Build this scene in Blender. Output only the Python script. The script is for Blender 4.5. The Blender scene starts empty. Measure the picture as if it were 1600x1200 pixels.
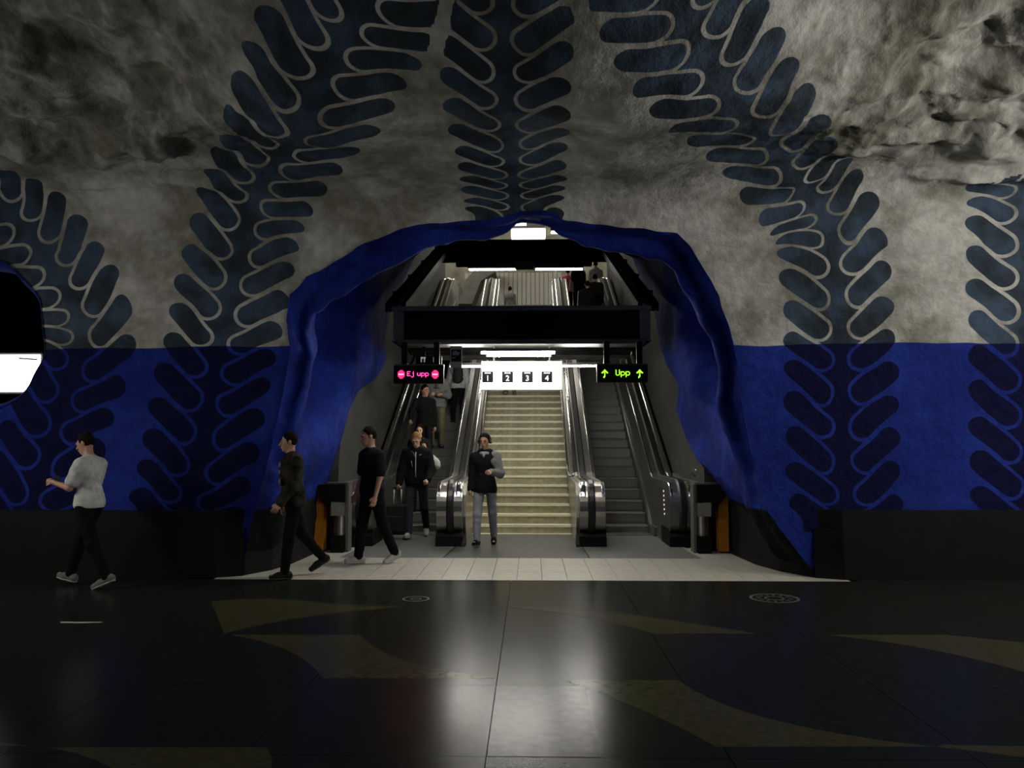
import bpy, bmesh, math, random
import numpy as np
from mathutils import Vector, Matrix
random.seed(7)
S = bpy.context.scene
COL = S.collection

# ------------------------------------------------------------------ camera
F = 1294.0                              # focal length in pixels of the 1600x1200 frame
CAM = np.array([0.16, 0.0, 1.68])
PITCH, YAW = math.atan(90 / F), math.atan(29 / F)
cd = bpy.data.cameras.new('camera'); cam = bpy.data.objects.new('camera', cd); COL.objects.link(cam)
cd.sensor_width = 36; cd.lens = 36 * F / 1600; cd.clip_end = 200
cam.location = CAM; cam.rotation_euler = (math.pi / 2 + PITCH, 0, YAW)
S.camera = cam
# ------------------------------------------------------------------ world, exposure
W = bpy.data.worlds.new('world'); S.world = W; W.use_nodes = True
W.node_tree.nodes['Background'].inputs[0].default_value = (0.5, 0.5, 0.5, 1)
W.node_tree.nodes['Background'].inputs[1].default_value = 0.0
S.view_settings.view_transform = 'Standard'; S.view_settings.look = 'None'
S.view_settings.gamma = 1.0; S.view_settings.use_curve_mapping = False
S.view_settings.exposure = 0.0
for k_, v_ in (('max_bounces', 6), ('diffuse_bounces', 3), ('glossy_bounces', 3), ('transmission_bounces', 2)): setattr(S.cycles, k_, v_)
S.cycles.adaptive_threshold = 0.04
# strengths of visible lamps and of added, assumed ones (each lamp is built further down)
ASSUMED_TUBE_L, ASSUMED_TUBE_R = 72.0, 165.0             # assumed pendant tubes, out of view left and right of the hall
SIGN_E, TUBE_E = 2.4, 95.0              # white track sign, tubes under the beam
ASSUMED_ARCH_E = 380.0                          # assumed, unseen downlights behind the arch rim
UP_E = 40.0                              # upper hall tubes
# ------------------------------------------------------------------ pixel helpers
ROT = np.array(Matrix.Rotation(YAW, 3, 'Z') @ Matrix.Rotation(math.pi / 2 + PITCH, 3, 'X'))
def ray(px, py):
    return ROT @ np.array([(px - 800) / F, -(py - 600) / F, -1.0])
def at_y(px, py, y):
    r = ray(px, py); return CAM + r * ((y - CAM[1]) / r[1])
def at_x(px, py, x):
    r = ray(px, py); return CAM + r * ((x - CAM[0]) / r[0])
def proj(P):
    q = (np.asarray(P) - CAM) @ ROT
    return 800 + F * q[..., 0] / -q[..., 2], 600 - F * q[..., 1] / -q[..., 2]
# ------------------------------------------------------------------ noise
_rng = np.random.RandomState(3); _perm = np.concatenate([_rng.permutation(256)] * 3)
_grad = _rng.normal(size=(256, 3)); _grad /= np.linalg.norm(_grad, axis=1)[:, None]
def perlin(P):
    P = np.asarray(P, float); i = np.floor(P).astype(int); f = P - i; u = f * f * f * (f * (f * 6 - 15) + 10)
    i &= 255; out = 0
    for dx in (0, 1):
        for dy in (0, 1):
            for dz in (0, 1):
                h = _perm[_perm[_perm[i[..., 0] + dx] + i[..., 1] + dy] + i[..., 2] + dz]
                g = (_grad[h] * (f - (dx, dy, dz))).sum(-1)
                w = (u[..., 0] if dx else 1 - u[..., 0]) * (u[..., 1] if dy else 1 - u[..., 1]) * (u[..., 2] if dz else 1 - u[..., 2])
                out = out + g * w
    return out
def fbm(P, o=4, ridge=False):
    a, s, t = 1.0, 0.0, 0.0; P = np.array(P, float)
    for k in range(o):
        n = perlin(P + k * 17.3)
        if ridge: n = 0.5 - 2 * np.abs(n)
        s = s + a * n; t += a; a *= 0.5; P = P * 2.03
    return s / t
def sstep(a, b, x):
    t = np.clip((x - a) / (b - a), 0, 1); return t * t * (3 - 2 * t)
# ------------------------------------------------------------------ materials
def mat(name, col, rough=0.6, metal=0.0, noise=0.0, nscale=20.0, bump=0.0, bscale=60.0, emit=None, spec=0.5, stretch=None):
    m = bpy.data.materials.new(name); m.use_nodes = True; n = m.node_tree.nodes; l = m.node_tree.links
    b = n['Principled BSDF']; b.inputs['Base Color'].default_value = (*col, 1)
    b.inputs['Roughness'].default_value = rough; b.inputs['Metallic'].default_value = metal
    b.inputs['Specular IOR Level'].default_value = spec
    if noise or bump:
        tc = n.new('ShaderNodeTexCoord'); src = tc.outputs['Object']
        if stretch:
            mp = n.new('ShaderNodeMapping'); mp.inputs['Scale'].default_value = stretch; l.new(src, mp.inputs[0]); src = mp.outputs[0]
    if noise:
        t = n.new('ShaderNodeTexNoise'); t.inputs['Scale'].default_value = nscale; t.inputs['Detail'].default_value = 5
        l.new(src, t.inputs['Vector'])
        r = n.new('ShaderNodeMapRange'); r.inputs[1].default_value = 0.3; r.inputs[2].default_value = 0.7
        r.inputs[3].default_value = 1 - noise; r.inputs[4].default_value = 1 + noise; l.new(t.outputs['Fac'], r.inputs[0])
        x = n.new('ShaderNodeVectorMath'); x.operation = 'SCALE'; x.inputs[0].default_value = col; l.new(r.outputs[0], x.inputs['Scale'])
        l.new(x.outputs[0], b.inputs['Base Color'])
    if bump:
        t = n.new('ShaderNodeTexNoise'); t.inputs['Scale'].default_value = bscale; t.inputs['Detail'].default_value = 4
        l.new(src, t.inputs['Vector'])
        u = n.new('ShaderNodeBump'); u.inputs['Strength'].default_value = bump; u.inputs['Distance'].default_value = 0.02
        l.new(t.outputs['Fac'], u.inputs['Height']); l.new(u.outputs[0], b.inputs['Normal'])
    if emit:
        b.inputs['Emission Color'].default_value = (*emit[0], 1); b.inputs['Emission Strength'].default_value = emit[1]
    return m
_mc = {}
def M(name, *a, **k):
    if name not in _mc: _mc[name] = mat(name, *a, **k)
    return _mc[name]
STEEL = M('brushed_steel', (.50, .49, .46), .30, 1.0, noise=.12, nscale=6, stretch=(1, 1, 8))
STEEL_B = M('polished_steel', (.72, .71, .68), .16, 1.0)
STEEL_D = M('dull_steel', (.30, .295, .28), .42, 1.0, noise=.15, nscale=5)
BLACK = M('black_paint', (.005, .005, .005), .6, spec=.15)
RUBBER = M('black_rubber', (.012, .012, .012), .4)
GREYP = M('grey_paint', (.10, .10, .095), .5, noise=.1)
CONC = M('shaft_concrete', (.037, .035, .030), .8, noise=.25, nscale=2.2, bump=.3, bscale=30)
STONE_L = M('pale_tile', (.50, .48, .41), .38, noise=.14, nscale=9)
STONE_D = M('dark_slab', (.015, .016, .0135), .21, spec=.04, noise=.25, nscale=14, bump=.02, bscale=30)
STONE_O = M('olive_inlay', (.046, .043, .021), .21, spec=.04, noise=.25, nscale=14)
PLATE = M('landing_mat', (.15, .15, .14), .42, noise=.2, nscale=8)
DADO = M('dado_stone', (.006, .006, .0055), .7, spec=.2, noise=.3, nscale=6)
STAIR = M('stair_stone', (.34, .31, .195), .65, noise=.25, nscale=9)
NOSE = M('stair_nosing', (.80, .75, .58), .5, noise=.1)
STEPM = M('escalator_step', (.15, .15, .14), .5, .5, noise=.15, nscale=10, bump=.4, bscale=40, stretch=(8, 1, 1))
ORANGE = M('orange_panel', (.42, .16, .005), .45, noise=.15)
WHITE_E = M('white_lightbox', (.9, .9, .88), .5, emit=((1, .99, .95), SIGN_E))
TUBE_M = M('fluorescent_tube', (.9, .9, .9), .5, emit=((1, .97, .88), TUBE_E))
UPT = M('upper_tube', (.9, .9, .9), .5, emit=((1, .96, .85), UP_E))
LEDR = M('red_led', (.2, 0, .01), .5, emit=((1, .015, .10), 3.2))
LEDP = M('pink_led', (.3, .1, .2), .5, emit=((1, .35, .5), 3.0))
LEDG = M('green_led', (.1, .2, 0), .5, emit=((.30, 1, .02), 2.6))
for m_ in (LEDR, LEDP, LEDG): m_.cycles.emission_sampling = 'NONE'
# ------------------------------------------------------------------ mesh helpers
def wloc(o):
    v = Vector((0, 0, 0))
    while o is not None: v += o.location; o = o.parent
    return v
def link(name, me, m, parent=None):
    o = bpy.data.objects.new(name, me); COL.objects.link(o)
    if m is not None: me.materials.append(m)
    o.parent = parent; return o
def np_mesh(name, V, Fq, smooth=True):
    me = bpy.data.meshes.new(name); V = np.asarray(V, np.float32); Fq = np.asarray(Fq, np.int32); k = Fq.shape[1]
    me.vertices.add(len(V)); me.vertices.foreach_set('co', V.ravel())
    me.loops.add(Fq.size); me.loops.foreach_set('vertex_index', Fq.ravel())
    me.polygons.add(len(Fq)); me.polygons.foreach_set('loop_start', np.arange(0, Fq.size, k, dtype=np.int32))
    me.polygons.foreach_set('loop_total', np.full(len(Fq), k, np.int32))
    me.polygons.foreach_set('use_smooth', np.full(len(Fq), smooth)); me.update(calc_edges=True); return me
class MB:
    def __init__(s): s.v = []; s.f = []; s.sm = False
    def add(s, V, Fc):
        n = len(s.v); s.v += [tuple(map(float, p)) for p in V]; s.f += [tuple(i + n for i in f) for f in Fc]; return s
    def box(s, x0, x1, y0, y1, z0, z1):
        return s.add([(x0,y0,z0),(x1,y0,z0),(x1,y1,z0),(x0,y1,z0),(x0,y0,z1),(x1,y0,z1),(x1,y1,z1),(x0,y1,z1)],
                     [(0,3,2,1),(4,5,6,7),(0,1,5,4),(1,2,6,5),(2,3,7,6),(3,0,4,7)])
    def cbox(s, x0, x1, y0, y1, z0, z1, c=.01):     # box with chamfered vertical front edges and top
        return s.prism_z([(x0+c,y0),(x1-c,y0),(x1,y0+c),(x1,y1),(x0,y1),(x0,y0+c)], z0, z1)
    def prism_z(s, pts, z0, z1):
        n = len(pts)
        return s.add([(x,y,z0) for x,y in pts] + [(x,y,z1) for x,y in pts],
                     [tuple(range(n))[::-1], tuple(range(n, 2*n))] + [(i,(i+1)%n,(i+1)%n+n,i+n) for i in range(n)])
    def prism_x(s, pts, x0, x1):                    # outline in (y,z) extruded along x
        n = len(pts)
        return s.add([(x0,y,z) for y,z in pts] + [(x1,y,z) for y,z in pts],
                     [tuple(range(n)), tuple(range(n, 2*n))[::-1]] + [(i,i+n,(i+1)%n+n,(i+1)%n) for i in range(n)])
    def prism_y(s, pts, y0, y1):                    # outline in (x,z) extruded along y
        n = len(pts)
        return s.add([(x,y0,z) for x,z in pts] + [(x,y1,z) for x,z in pts],
                     [tuple(range(n)), tuple(range(n, 2*n))[::-1]] + [(i,i+n,(i+1)%n+n,(i+1)%n) for i in range(n)])
    def tube(s, pts, r, n=8):
        pts = [Vector(p) for p in pts]; R = []
        for i, p in enumerate(pts):
            d = (pts[min(i+1, len(pts)-1)] - pts[max(i-1, 0)]).normalized()
            a = d.orthogonal().normalized() if i == 0 else (R[-1] - d * R[-1].dot(d)).normalized(); R.append(a)
            b = d.cross(a); rr = r[i] if isinstance(r, (list, tuple)) else r
            k = len(s.v)
            s.v += [tuple(p + (a * math.cos(t) + b * math.sin(t)) * rr) for t in [2*math.pi*j/n for j in range(n)]]
            if i: s.f += [(k-n+j, k-n+(j+1)%n, k+(j+1)%n, k+j) for j in range(n)]
            else: s.f.append(tuple(range(k, k+n))[::-1])
        s.f.append(tuple(range(len(s.v)-n, len(s.v)))); s.sm = True; return s
    def lathe(s, prof, c=(0,0,0), n=20):
        k = len(s.v)
        for r, z in prof: s.v += [(c[0]+r*math.cos(2*math.pi*j/n), c[1]+r*math.sin(2*math.pi*j/n), c[2]+z) for j in range(n)]
        for i in range(len(prof)-1):
            s.f += [(k+i*n+j, k+i*n+(j+1)%n, k+(i+1)*n+(j+1)%n, k+(i+1)*n+j) for j in range(n)]
        s.f += [tuple(range(k, k+n))[::-1], tuple(range(k+(len(prof)-1)*n, k+len(prof)*n))]; return s
    def belt(s, path, x0, x1, t):                   # strip of thickness t lying outside a (y,z) path
        n = len(path); P = [Vector((0, y, z)) for y, z in path]; I = []; O = []
        for i in range(n):
            d = (P[min(i+1, n-1)] - P[max(i-1, 0)]).normalized(); nn = Vector((0, -d.z, d.y)); I.append(P[i]); O.append(P[i] + nn * t)
        c = (x1 - x0) * .22; k = len(s.v)
        for a, b in zip(I, O):
            m = a.lerp(b, .55)
            s.v += [(x0,a.y,a.z),(x0,m.y,m.z),(x0+c,b.y,b.z),(x1-c,b.y,b.z),(x1,m.y,m.z),(x1,a.y,a.z)]
        for i in range(n-1):
            s.f += [(k+i*6+j, k+i*6+(j+1)%6, k+(i+1)*6+(j+1)%6, k+(i+1)*6+j) for j in range(6)]
        s.f += [tuple(range(k, k+6))[::-1], tuple(range(k+(n-1)*6, k+n*6))]; return s
    def build(s, name, m, parent=None, local=False, bevel=0.0):
        me = bpy.data.meshes.new(name); me.from_pydata(s.v, [], s.f)
        bm = bmesh.new(); bm.from_mesh(me)
        bmesh.ops.recalc_face_normals(bm, faces=bm.faces)
        if bevel: bmesh.ops.bevel(bm, geom=[e for e in bm.edges if e.is_manifold and e.calc_face_angle() > .6], offset=bevel, segments=1, affect='EDGES', profile=.7)
        big = [f for f in bm.faces if len(f.verts) > 12]
        if big: bmesh.ops.triangulate(bm, faces=big)
        bm.to_mesh(me); bm.free()
        if parent is not None and not local:
            off = wloc(parent); me.transform(Matrix.Translation(-off))
        if s.sm:
            me.polygons.foreach_set('use_smooth', [len(p.vertices) < 5 for p in me.polygons])
        return link(name, me, m, parent)
def box(name, m, dims, parent=None, bevel=0.0): return MB().box(*dims).build(name, m, parent, bevel=bevel)
def tag(o, label, cat, group=None):
    o['label'] = label; o['category'] = cat
    if group: o['group'] = group
    return o
def empty(name, loc): 
    o = bpy.data.objects.new(name, None); COL.objects.link(o); o.location = loc; o.empty_display_size = .1; return o
def thing(name, label, cat, loc, group=None): return tag(empty(name, loc), label, cat, group)
def struct(o): o['kind'] = 'structure'; return o

# ================================================================== CAVE HALL (painted rock wall + vault)
# profile of wall and vault in (depth, height): centre column and side columns
PC = [(10.5,0),(10.5,.8),(10.55,1.9),(10.55,2.9),(10.5,4.2),(10.25,4.72),(9.3,4.92),(8.2,5.0),(7.45,5.28),(6.85,5.68),(5.6,6.25),(3,6.7),(0,6.6),(-4,5.9),(-6.6,4.2),(-7,2),(-7,0)]
PS = [(10.5,0),(10.5,.8),(10.58,1.9),(10.6,2.9),(10.6,4.2),(10.5,4.98),(9.95,5.16),(9.4,5.28),(8.7,5.75),(7.9,6.15),(6.4,6.6),(3.4,6.9),(0,6.8),(-4,6.0),(-6.6,4.2),(-7,2),(-7,0)]
SEG = [20,36,34,44,22,30,34,28,26,34,30,14,14,12,8,8]
def cr(P, i, t):
    P = np.asarray(P, float); n = len(P); a, b, c, d = P[max(i-1,0)], P[i], P[i+1], P[min(i+2,n-1)]
    return .5*((2*b) + (c-a)*t + (2*a-5*b+4*c-d)*t*t + (-a+3*b-3*c+d)*t**3)
prof = []
for P in (PC, PS):
    rows = [cr(P, i, k/SEG[i]) for i in range(len(P)-1) for k in range(SEG[i])] + [np.array(P[-1], float)]
    prof.append(np.array(rows))
NR = len(prof[0]); ROWK = np.concatenate([[0], np.cumsum(SEG)])
xs = np.concatenate([np.linspace(-13, -7.4, 45, endpoint=False), np.linspace(-7.4, 7.4, 470), np.linspace(7.4, 13, 46)[1:]])
NC = len(xs)
wx = sstep(1.6, 4.6, np.abs(xs + 0.0))
base = np.zeros((NR, NC, 3))
base[..., 0] = xs[None, :]
base[..., 1:] = prof[0][:, None, :] * (1 - wx)[None, :, None] + prof[1][:, None, :] * wx[None, :, None]
seglen = np.linalg.norm(np.diff(base, axis=0), axis=2)
ARC = np.concatenate([np.zeros((1, NC)), np.cumsum(seglen, 0)], 0)
du = np.gradient(base, axis=1); dv = np.gradient(base, axis=0)
nrm = np.cross(dv, du); nrm /= np.linalg.norm(nrm, axis=2, keepdims=True)
if nrm[20, NC//2, 1] > 0: nrm = -nrm         # into the hall
PX, PY = proj(base)
vis = np.zeros((NR, NC), bool); vis[:ROWK[11]] = True
rowi = np.arange(NR)[:, None] + np.zeros((1, NC))
ceil_w = sstep(ROWK[5] - 4, ROWK[7], rowi)                     # 0 on the wall, 1 on the vault
rough_w = ceil_w * (0.16 + 0.84 * sstep(1.9, 4.6, np.abs(xs - 0.2))[None, :]) * sstep(0, .35, 1.0)
disp = 0.05 * fbm(base * .55, 3) * 1.6 + 0.028 * fbm(base * 1.6 + 9, 3)
disp += ceil_w * 0.42 * fbm(base * .42 + 31, 3)
side_w = ceil_w * sstep(2.2, 4.8, np.abs(xs - 0.2))[None, :]
warp = base + .5*np.stack([fbm(base*.8 + 50, 3), fbm(base*.8 + 70, 3), fbm(base*.8 + 90, 3)], -1)
disp += side_w * (1.0*fbm(warp * np.array([.55, .95, .8]) + 13, 3) + .42*fbm(warp * np.array([1.1, 2.0, 1.6]) + 23, 3))
disp += rough_w * (0.20 * fbm(warp * np.array([.95, 1.3, 1.2]) + 4.2, 5, True) + 0.09 * fbm(warp * 2.6 + 7.7, 4, True))
disp -= rough_w * .05
edge = np.exp(-((rowi - ROWK[5] - 6) / 9.0) ** 2) * sstep(2.4, 4.2, np.abs(xs))[None, :]
disp += edge * (0.10 + .22 * fbm(base * 1.3 + 2, 3))
surf = base + nrm * disp[..., None]
# ---- openings: the escalator arch and the round cross-passage on the left (outlines on the wall)
ARCH = [(375,899),(398,800),(424,700),(444,600),(454,545),(446,500),(451,460),(480,434),(520,412),(560,387),(610,365),(650,351),(700,347),(750,344),(790,338),(820,330),(845,327),(866,332),(882,345),(930,350),(990,357),(1058,364),(1078,386),(1100,420),(1124,460),(1139,515),(1149,545),(1157,620),(1172,700),(1200,800),(1275,899)]
def dens(pts, step, close=False):
    out = []; n = len(pts)
    for i in range(n if close else n-1):
        a, b = np.array(pts[i], float), np.array(pts[(i+1) % n], float); k = max(1, int(np.linalg.norm((b-a)[:2])/step))
        out += [a + (b-a)*j/k for j in range(k)]
    if not close: out.append(np.array(pts[-1], float))
    return np.array(out)
ARCHD = dens(ARCH, 4)
ARCHD[1:-1] += np.stack([perlin(np.c_[ARCHD*.03, np.zeros(len(ARCHD))]), perlin(np.c_[ARCHD*.03, np.ones(len(ARCHD))*9.5])], 1)[1:-1] * 5
HOLE = np.array([(-34 + 104*math.cos(t) * (1 if math.cos(t) < 0 or math.sin(t) > -.1 else 1), 523 + 122*math.sin(t)) for t in np.linspace(0, 2*math.pi, 90, endpoint=False)])
HOLE += np.stack([perlin(np.c_[HOLE*.02, np.zeros(90)]), perlin(np.c_[HOLE*.02, np.ones(90)*5])], 1) * 12
def inpoly(X, Y, poly):
    r = np.zeros(X.shape, bool); n = len(poly)
    for i in range(n):
        x0, y0 = poly[i]; x1, y1 = poly[(i+1) % n]
        c = ((y0 > Y) != (y1 > Y)) & (X < (x1-x0)*(Y-y0)/(y1-y0+1e-12) + x0); r ^= c
    return r
AP = np.vstack([ARCHD, [(1275, 1000), (375, 1000)]])
wallrows = np.zeros((NR, NC), bool); wallrows[:ROWK[6]] = True
cut = wallrows & (inpoly(PX, PY, AP) | inpoly(PX, PY, HOLE))
# snap the cells at an opening's edge onto the outline
fcut = cut[:-1,:-1] | cut[1:,:-1] | cut[:-1,1:] | cut[1:,1:]
allc = cut[:-1,:-1] & cut[1:,:-1] & cut[:-1,1:] & cut[1:,1:]
keep = ~fcut
used = np.zeros((NR, NC), bool)
for a in (slice(None,-1), slice(1,None)):
    for b in (slice(None,-1), slice(1,None)): used[a, b] |= keep
near = np.zeros((NR, NC), bool)
for a in (slice(None,-1), slice(1,None)):
    for b in (slice(None,-1), slice(1,None)): near[a, b] |= fcut
bi, bj = np.where(used & near)
outl = np.vstack([dens([tuple(p) for p in ARCHD], 1), dens([tuple(p) for p in HOLE], 1, True)])
rx = np.stack([PX[bi, bj], PY[bi, bj]], 1)
for n0 in range(0, len(bi), 500):
    q = rx[n0:n0+500]; d = ((q[:, None, :] - outl[None]) ** 2).sum(2); k = d.argmin(1); g = outl[k]
    ok = np.sqrt(d.min(1)) < 14
    for m_, (i, j) in enumerate(zip(bi[n0:n0+500], bj[n0:n0+500])):
        if ok[m_] and PY[i, j] < 897: surf[i, j] = at_y(g[m_][0], g[m_][1], surf[i, j, 1])
# ---- painted vines: path on the surface, one entry per leaf row (pixel of the stem)
VINES = [
 ([(805,340),(805,326),(804,308),(804,290),(803,271),(801,250),(799,231),(793,198),(793,155),(789,111),(785,54),(787,0),(790,-60),(792,-130),(794,-220)], .63),
 ([(288,815),(295,783),(305,730),(321,679),(328,628),(335,578),(345,530),(355,491),(365,438),(375,395),(383,348),(397,312),(408,286),(427,260),(446,236),(470,195),(490,155),(508,115),(527,75),(552,35),(575,0),(600,-45),(625,-95),(650,-150)], .75),
 ([(1321,820),(1320,771),(1319,721),(1316,666),(1316,613),(1315,561),(1311,514),(1309,462),(1305,414),(1299,364),(1290,328),(1267,308),(1247,287),(1232,268),(1210,240),(1190,210),(1163,182),(1135,150),(1110,105),(1087,65),(1063,20),(1046,-25),(1026,-75),(1004,-130)], .70),
 ([(1612,815),(1610,765),(1610,707),(1608,648),(1606,596),(1604,538),(1603,486),(1603,432),(1602,380),(1602,328),(1603,292),(1604,268)], .74),
 ([(38,830),(50,777),(70,718),(85,669),(99,616),(123,567),(131,526),(120,485),(99,453),(79,415),(55,380),(29,348),(0,316),(-34,284)], .72)]
vis_idx = np.where(vis.ravel())[0]
VPX, VPY = PX.ravel()[vis_idx], PY.ravel()[vis_idx]
Xf, Af = base[..., 0].ravel(), ARC.ravel()
at = np.full(NR*NC, 3.0); vs = np.zeros(NR*NC)
region = vis.copy()
ri = np.where(region.ravel())[0]
FLD = []
for path, hw in VINES:
    uv = []
    for p in path:
        px_, py_ = p
        k = ((VPX - px_)**2 + (VPY - py_)**2).argmin(); uv.append((Xf[vis_idx[k]], Af[vis_idx[k]]))
    uv = np.array(uv)
    tt = np.linspace(0, len(uv)-1, (len(uv)-1)*4 + 1); uv = np.stack([np.interp(tt, np.arange(len(uv)), uv[:, k]) for k in (0, 1)], 1)
    for _ in range(14):
        uvs = uv.copy(); uvs[1:-1] = .25*uv[:-2] + .5*uv[1:-1] + .25*uv[2:]; uv = uvs
    bestd = np.full(len(ri), 9.0); bests = np.zeros(len(ri))
    Q = np.stack([Xf[ri], Af[ri]], 1)
    for k in range(len(uv)-1):
        a, b = uv[k], uv[k+1]; ba = b - a; h = ((Q - a) @ ba) / (ba @ ba + 1e-12)
        hc = np.clip(h, 0, 1); d = np.linalg.norm(Q - a - hc[:, None]*ba, axis=1)
        if k == 0: d = np.where(h < -.9, 9, d)
        if k == len(uv)-2: d = np.where(h > 1.9, 9, d)
        m_ = d < bestd; bestd[m_] = d[m_]; bests[m_] = ((k + hc)/4)[m_]
    ed = uv[-1] - uv[-4]; ed /= np.linalg.norm(ed); sd_ = uv[0] - uv[3]; sd_ /= np.linalg.norm(sd_)
    bestd[((Q - uv[-1]) @ ed > .12) & (bests > bests.max() - 1.0)] = 9
    bestd[((Q - uv[0]) @ sd_ > .12) & (bests < 1.0)] = 9
    def blur(A, n):
        A = A.reshape(-1, NC)
        for _ in range(n):
            B_ = np.pad(A, 1, 'edge'); A = (B_[:-2,1:-1] + B_[2:,1:-1] + B_[1:-1,:-2] + B_[1:-1,2:] + 2*B_[1:-1,1:-1])/6
        return A.ravel()
    bests = blur(bests, 24)
    FLD.append((np.minimum(bestd / hw, 3.0), bests))
TT = np.array([f_[0] for f_ in FLD]); SS_ = np.array([f_[1] for f_ in FLD]); order = np.argsort(TT, 0)
t1 = np.take_along_axis(TT, order[:1], 0)[0]; t2 = np.take_along_axis(TT, order[1:2], 0)[0]
at[ri] = t1 + (1 - sstep(.05, .22, t2 - t1))*1.1; vs[ri] = np.take_along_axis(SS_, order[:1], 0)[0]
bf = base.reshape(-1, 3)[ri]; at[ri] += .085*perlin(bf*2.3 + 5.5); vs[ri] += .13*perlin(bf*2.0 + 81.3)
# blur the row coordinate a little so that leaves stay smooth where the path bends
# ---- mural material
def mural(name, vines=True, blue_only=False):
    m = bpy.data.materials.new(name); m.use_nodes = True; n = m.node_tree.nodes; l = m.node_tree.links; bs = n['Principled BSDF']
    def mth(op, a, b=None, c=None, clamp=False):
        x = n.new('ShaderNodeMath'); x.operation = op; x.use_clamp = clamp
        for i, v in enumerate((a, b, c)):
            if v is None: continue
            if isinstance(v, (int, float)): x.inputs[i].default_value = v
            else: l.new(v, x.inputs[i])
        return x.outputs[0]
    def ss(v, e0, e1, o0=0.0, o1=1.0):
        x = n.new('ShaderNodeMapRange'); x.interpolation_type = 'SMOOTHSTEP'
        for i, q in enumerate((e0, e1, o0, o1)): x.inputs[i+1].default_value = q
        l.new(v, x.inputs[0]); return x.outputs[0]
    geo = n.new('ShaderNodeNewGeometry'); sep = n.new('ShaderNodeSeparateXYZ'); l.new(geo.outputs['Position'], sep.inputs[0])
    def noise(scale, detail=4, rough=.55):
        x = n.new('ShaderNodeTexNoise'); x.inputs['Scale'].default_value = scale; x.inputs['Detail'].default_value = detail; x.inputs['Roughness'].default_value = rough
        l.new(geo.outputs['Position'], x.inputs['Vector']); return x.outputs['Fac']
    def mix(fac, a, b):
        x = n.new('ShaderNodeMix'); x.data_type = 'RGBA'
        for s_, v in ((x.inputs[0], fac), (x.inputs[6], a), (x.inputs[7], b)):
            if isinstance(v, tuple): s_.default_value = (*v, 1)
            elif isinstance(v, (int, float)): s_.default_value = v
            else: l.new(v, s_)
        return x.outputs[2]
    grime = noise(1.3, 5, .62); fine = noise(9, 3)
    white = mix(ss(grime, .32, .66), (.22, .213, .165), (.53, .52, .475))
    if vines:
        RK = n.new('ShaderNodeAttribute'); RK.attribute_name = 'vault_tone'
        white = mix(mth('MULTIPLY', RK.outputs['Fac'], ss(noise(2.2, 4, .6), .38, .60, .95, .25)), white, (.115, .112, .080))
    blue = mix(ss(grime, .34, .66), (.010, .022, .19) if not blue_only else (.004, .012, .135), (.016, .036, .27) if not blue_only else (.011, .032, .26))
    if blue_only:
        col = mix(ss(mth('ADD', sep.outputs['Z'], mth('MULTIPLY', noise(3.0, 3), .04)), .83, .845), (.006, .006, .0055), blue)
    else:
        zl = mth('ADD', sep.outputs['Z'], mth('MULTIPLY', noise(.9, 1), .16)); 
        zl = mth('ADD', zl, mth('MULTIPLY', sep.outputs['X'], -.006))
        isw = ss(zl, 2.985, 2.995)
        col = mix(isw, blue, white)
    if vines:
        A = n.new('ShaderNodeAttribute'); A.attribute_name = 'vine_off'; B = n.new('ShaderNodeAttribute'); B.attribute_name = 'vine_row'
        u = A.outputs['Fac']
        s_ = B.outputs['Fac']
        fr = mth('FRACT', s_)
        ax, bx, by, row = .36, .47, .40, .60
        L2 = bx*bx + by*by; dm = None
        for j in (-1, 0, 1):
            pax = mth('SUBTRACT', u, ax); pay = mth('MULTIPLY_ADD', fr, row, j*row)
            h = mth('DIVIDE', mth('ADD', mth('MULTIPLY', pax, bx), mth('MULTIPLY', pay, by)), L2, clamp=True)
            ex = mth('SUBTRACT', pax, mth('MULTIPLY', h, bx)); ey = mth('SUBTRACT', pay, mth('MULTIPLY', h, by))
            d = mth('SQRT', mth('ADD', mth('MULTIPLY', ex, ex), mth('MULTIPLY', ey, ey)))
            dm = d if dm is None else mth('MINIMUM', dm, d)
        leaf = ss(dm, .182, .195, 1, 0)
        outl_ = ss(dm, .243, .256, 1, 0)
        stem = mth('MULTIPLY', ss(u, .40, .42, 1, 0), mth('SUBTRACT', 1.0, outl_))
        paint = mth('MAXIMUM', leaf, stem)
        dark = mix(isw, (.004, .005, .040), mix(ss(noise(2.3, 1), .35, .68), (.030, .040, .050), (.055, .085, .13)))
        col = mix(paint, col, dark)
    gx = n.new('ShaderNodeVectorMath'); gx.operation = 'SCALE'; l.new(col, gx.inputs[0]); l.new(ss(fine, .3, .75, .82, 1.1), gx.inputs['Scale'])
    l.new(gx.outputs[0], bs.inputs['Base Color']); bs.inputs['Roughness'].default_value = .85; bs.inputs['Specular IOR Level'].default_value = .12
    bp = n.new('ShaderNodeBump'); bp.inputs['Strength'].default_value = .55; bp.inputs['Distance'].default_value = .08
    l.new(noise(5, 5, .66), bp.inputs['Height']); l.new(bp.outputs[0], bs.inputs['Normal'])
    return m
MURAL = mural('painted_rock'); BLUE = mural('blue_rock', False, True); ROCK = mural('bare_rock', False, False)
VAULT_TONE = (ceil_w * sstep(1.6, 3.6, np.abs(xs - .1))[None, :] * .8).ravel()  # darker olive tone on the vault, growing away from the centre
gid = np.arange(NR*NC).reshape(NR, NC)
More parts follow.
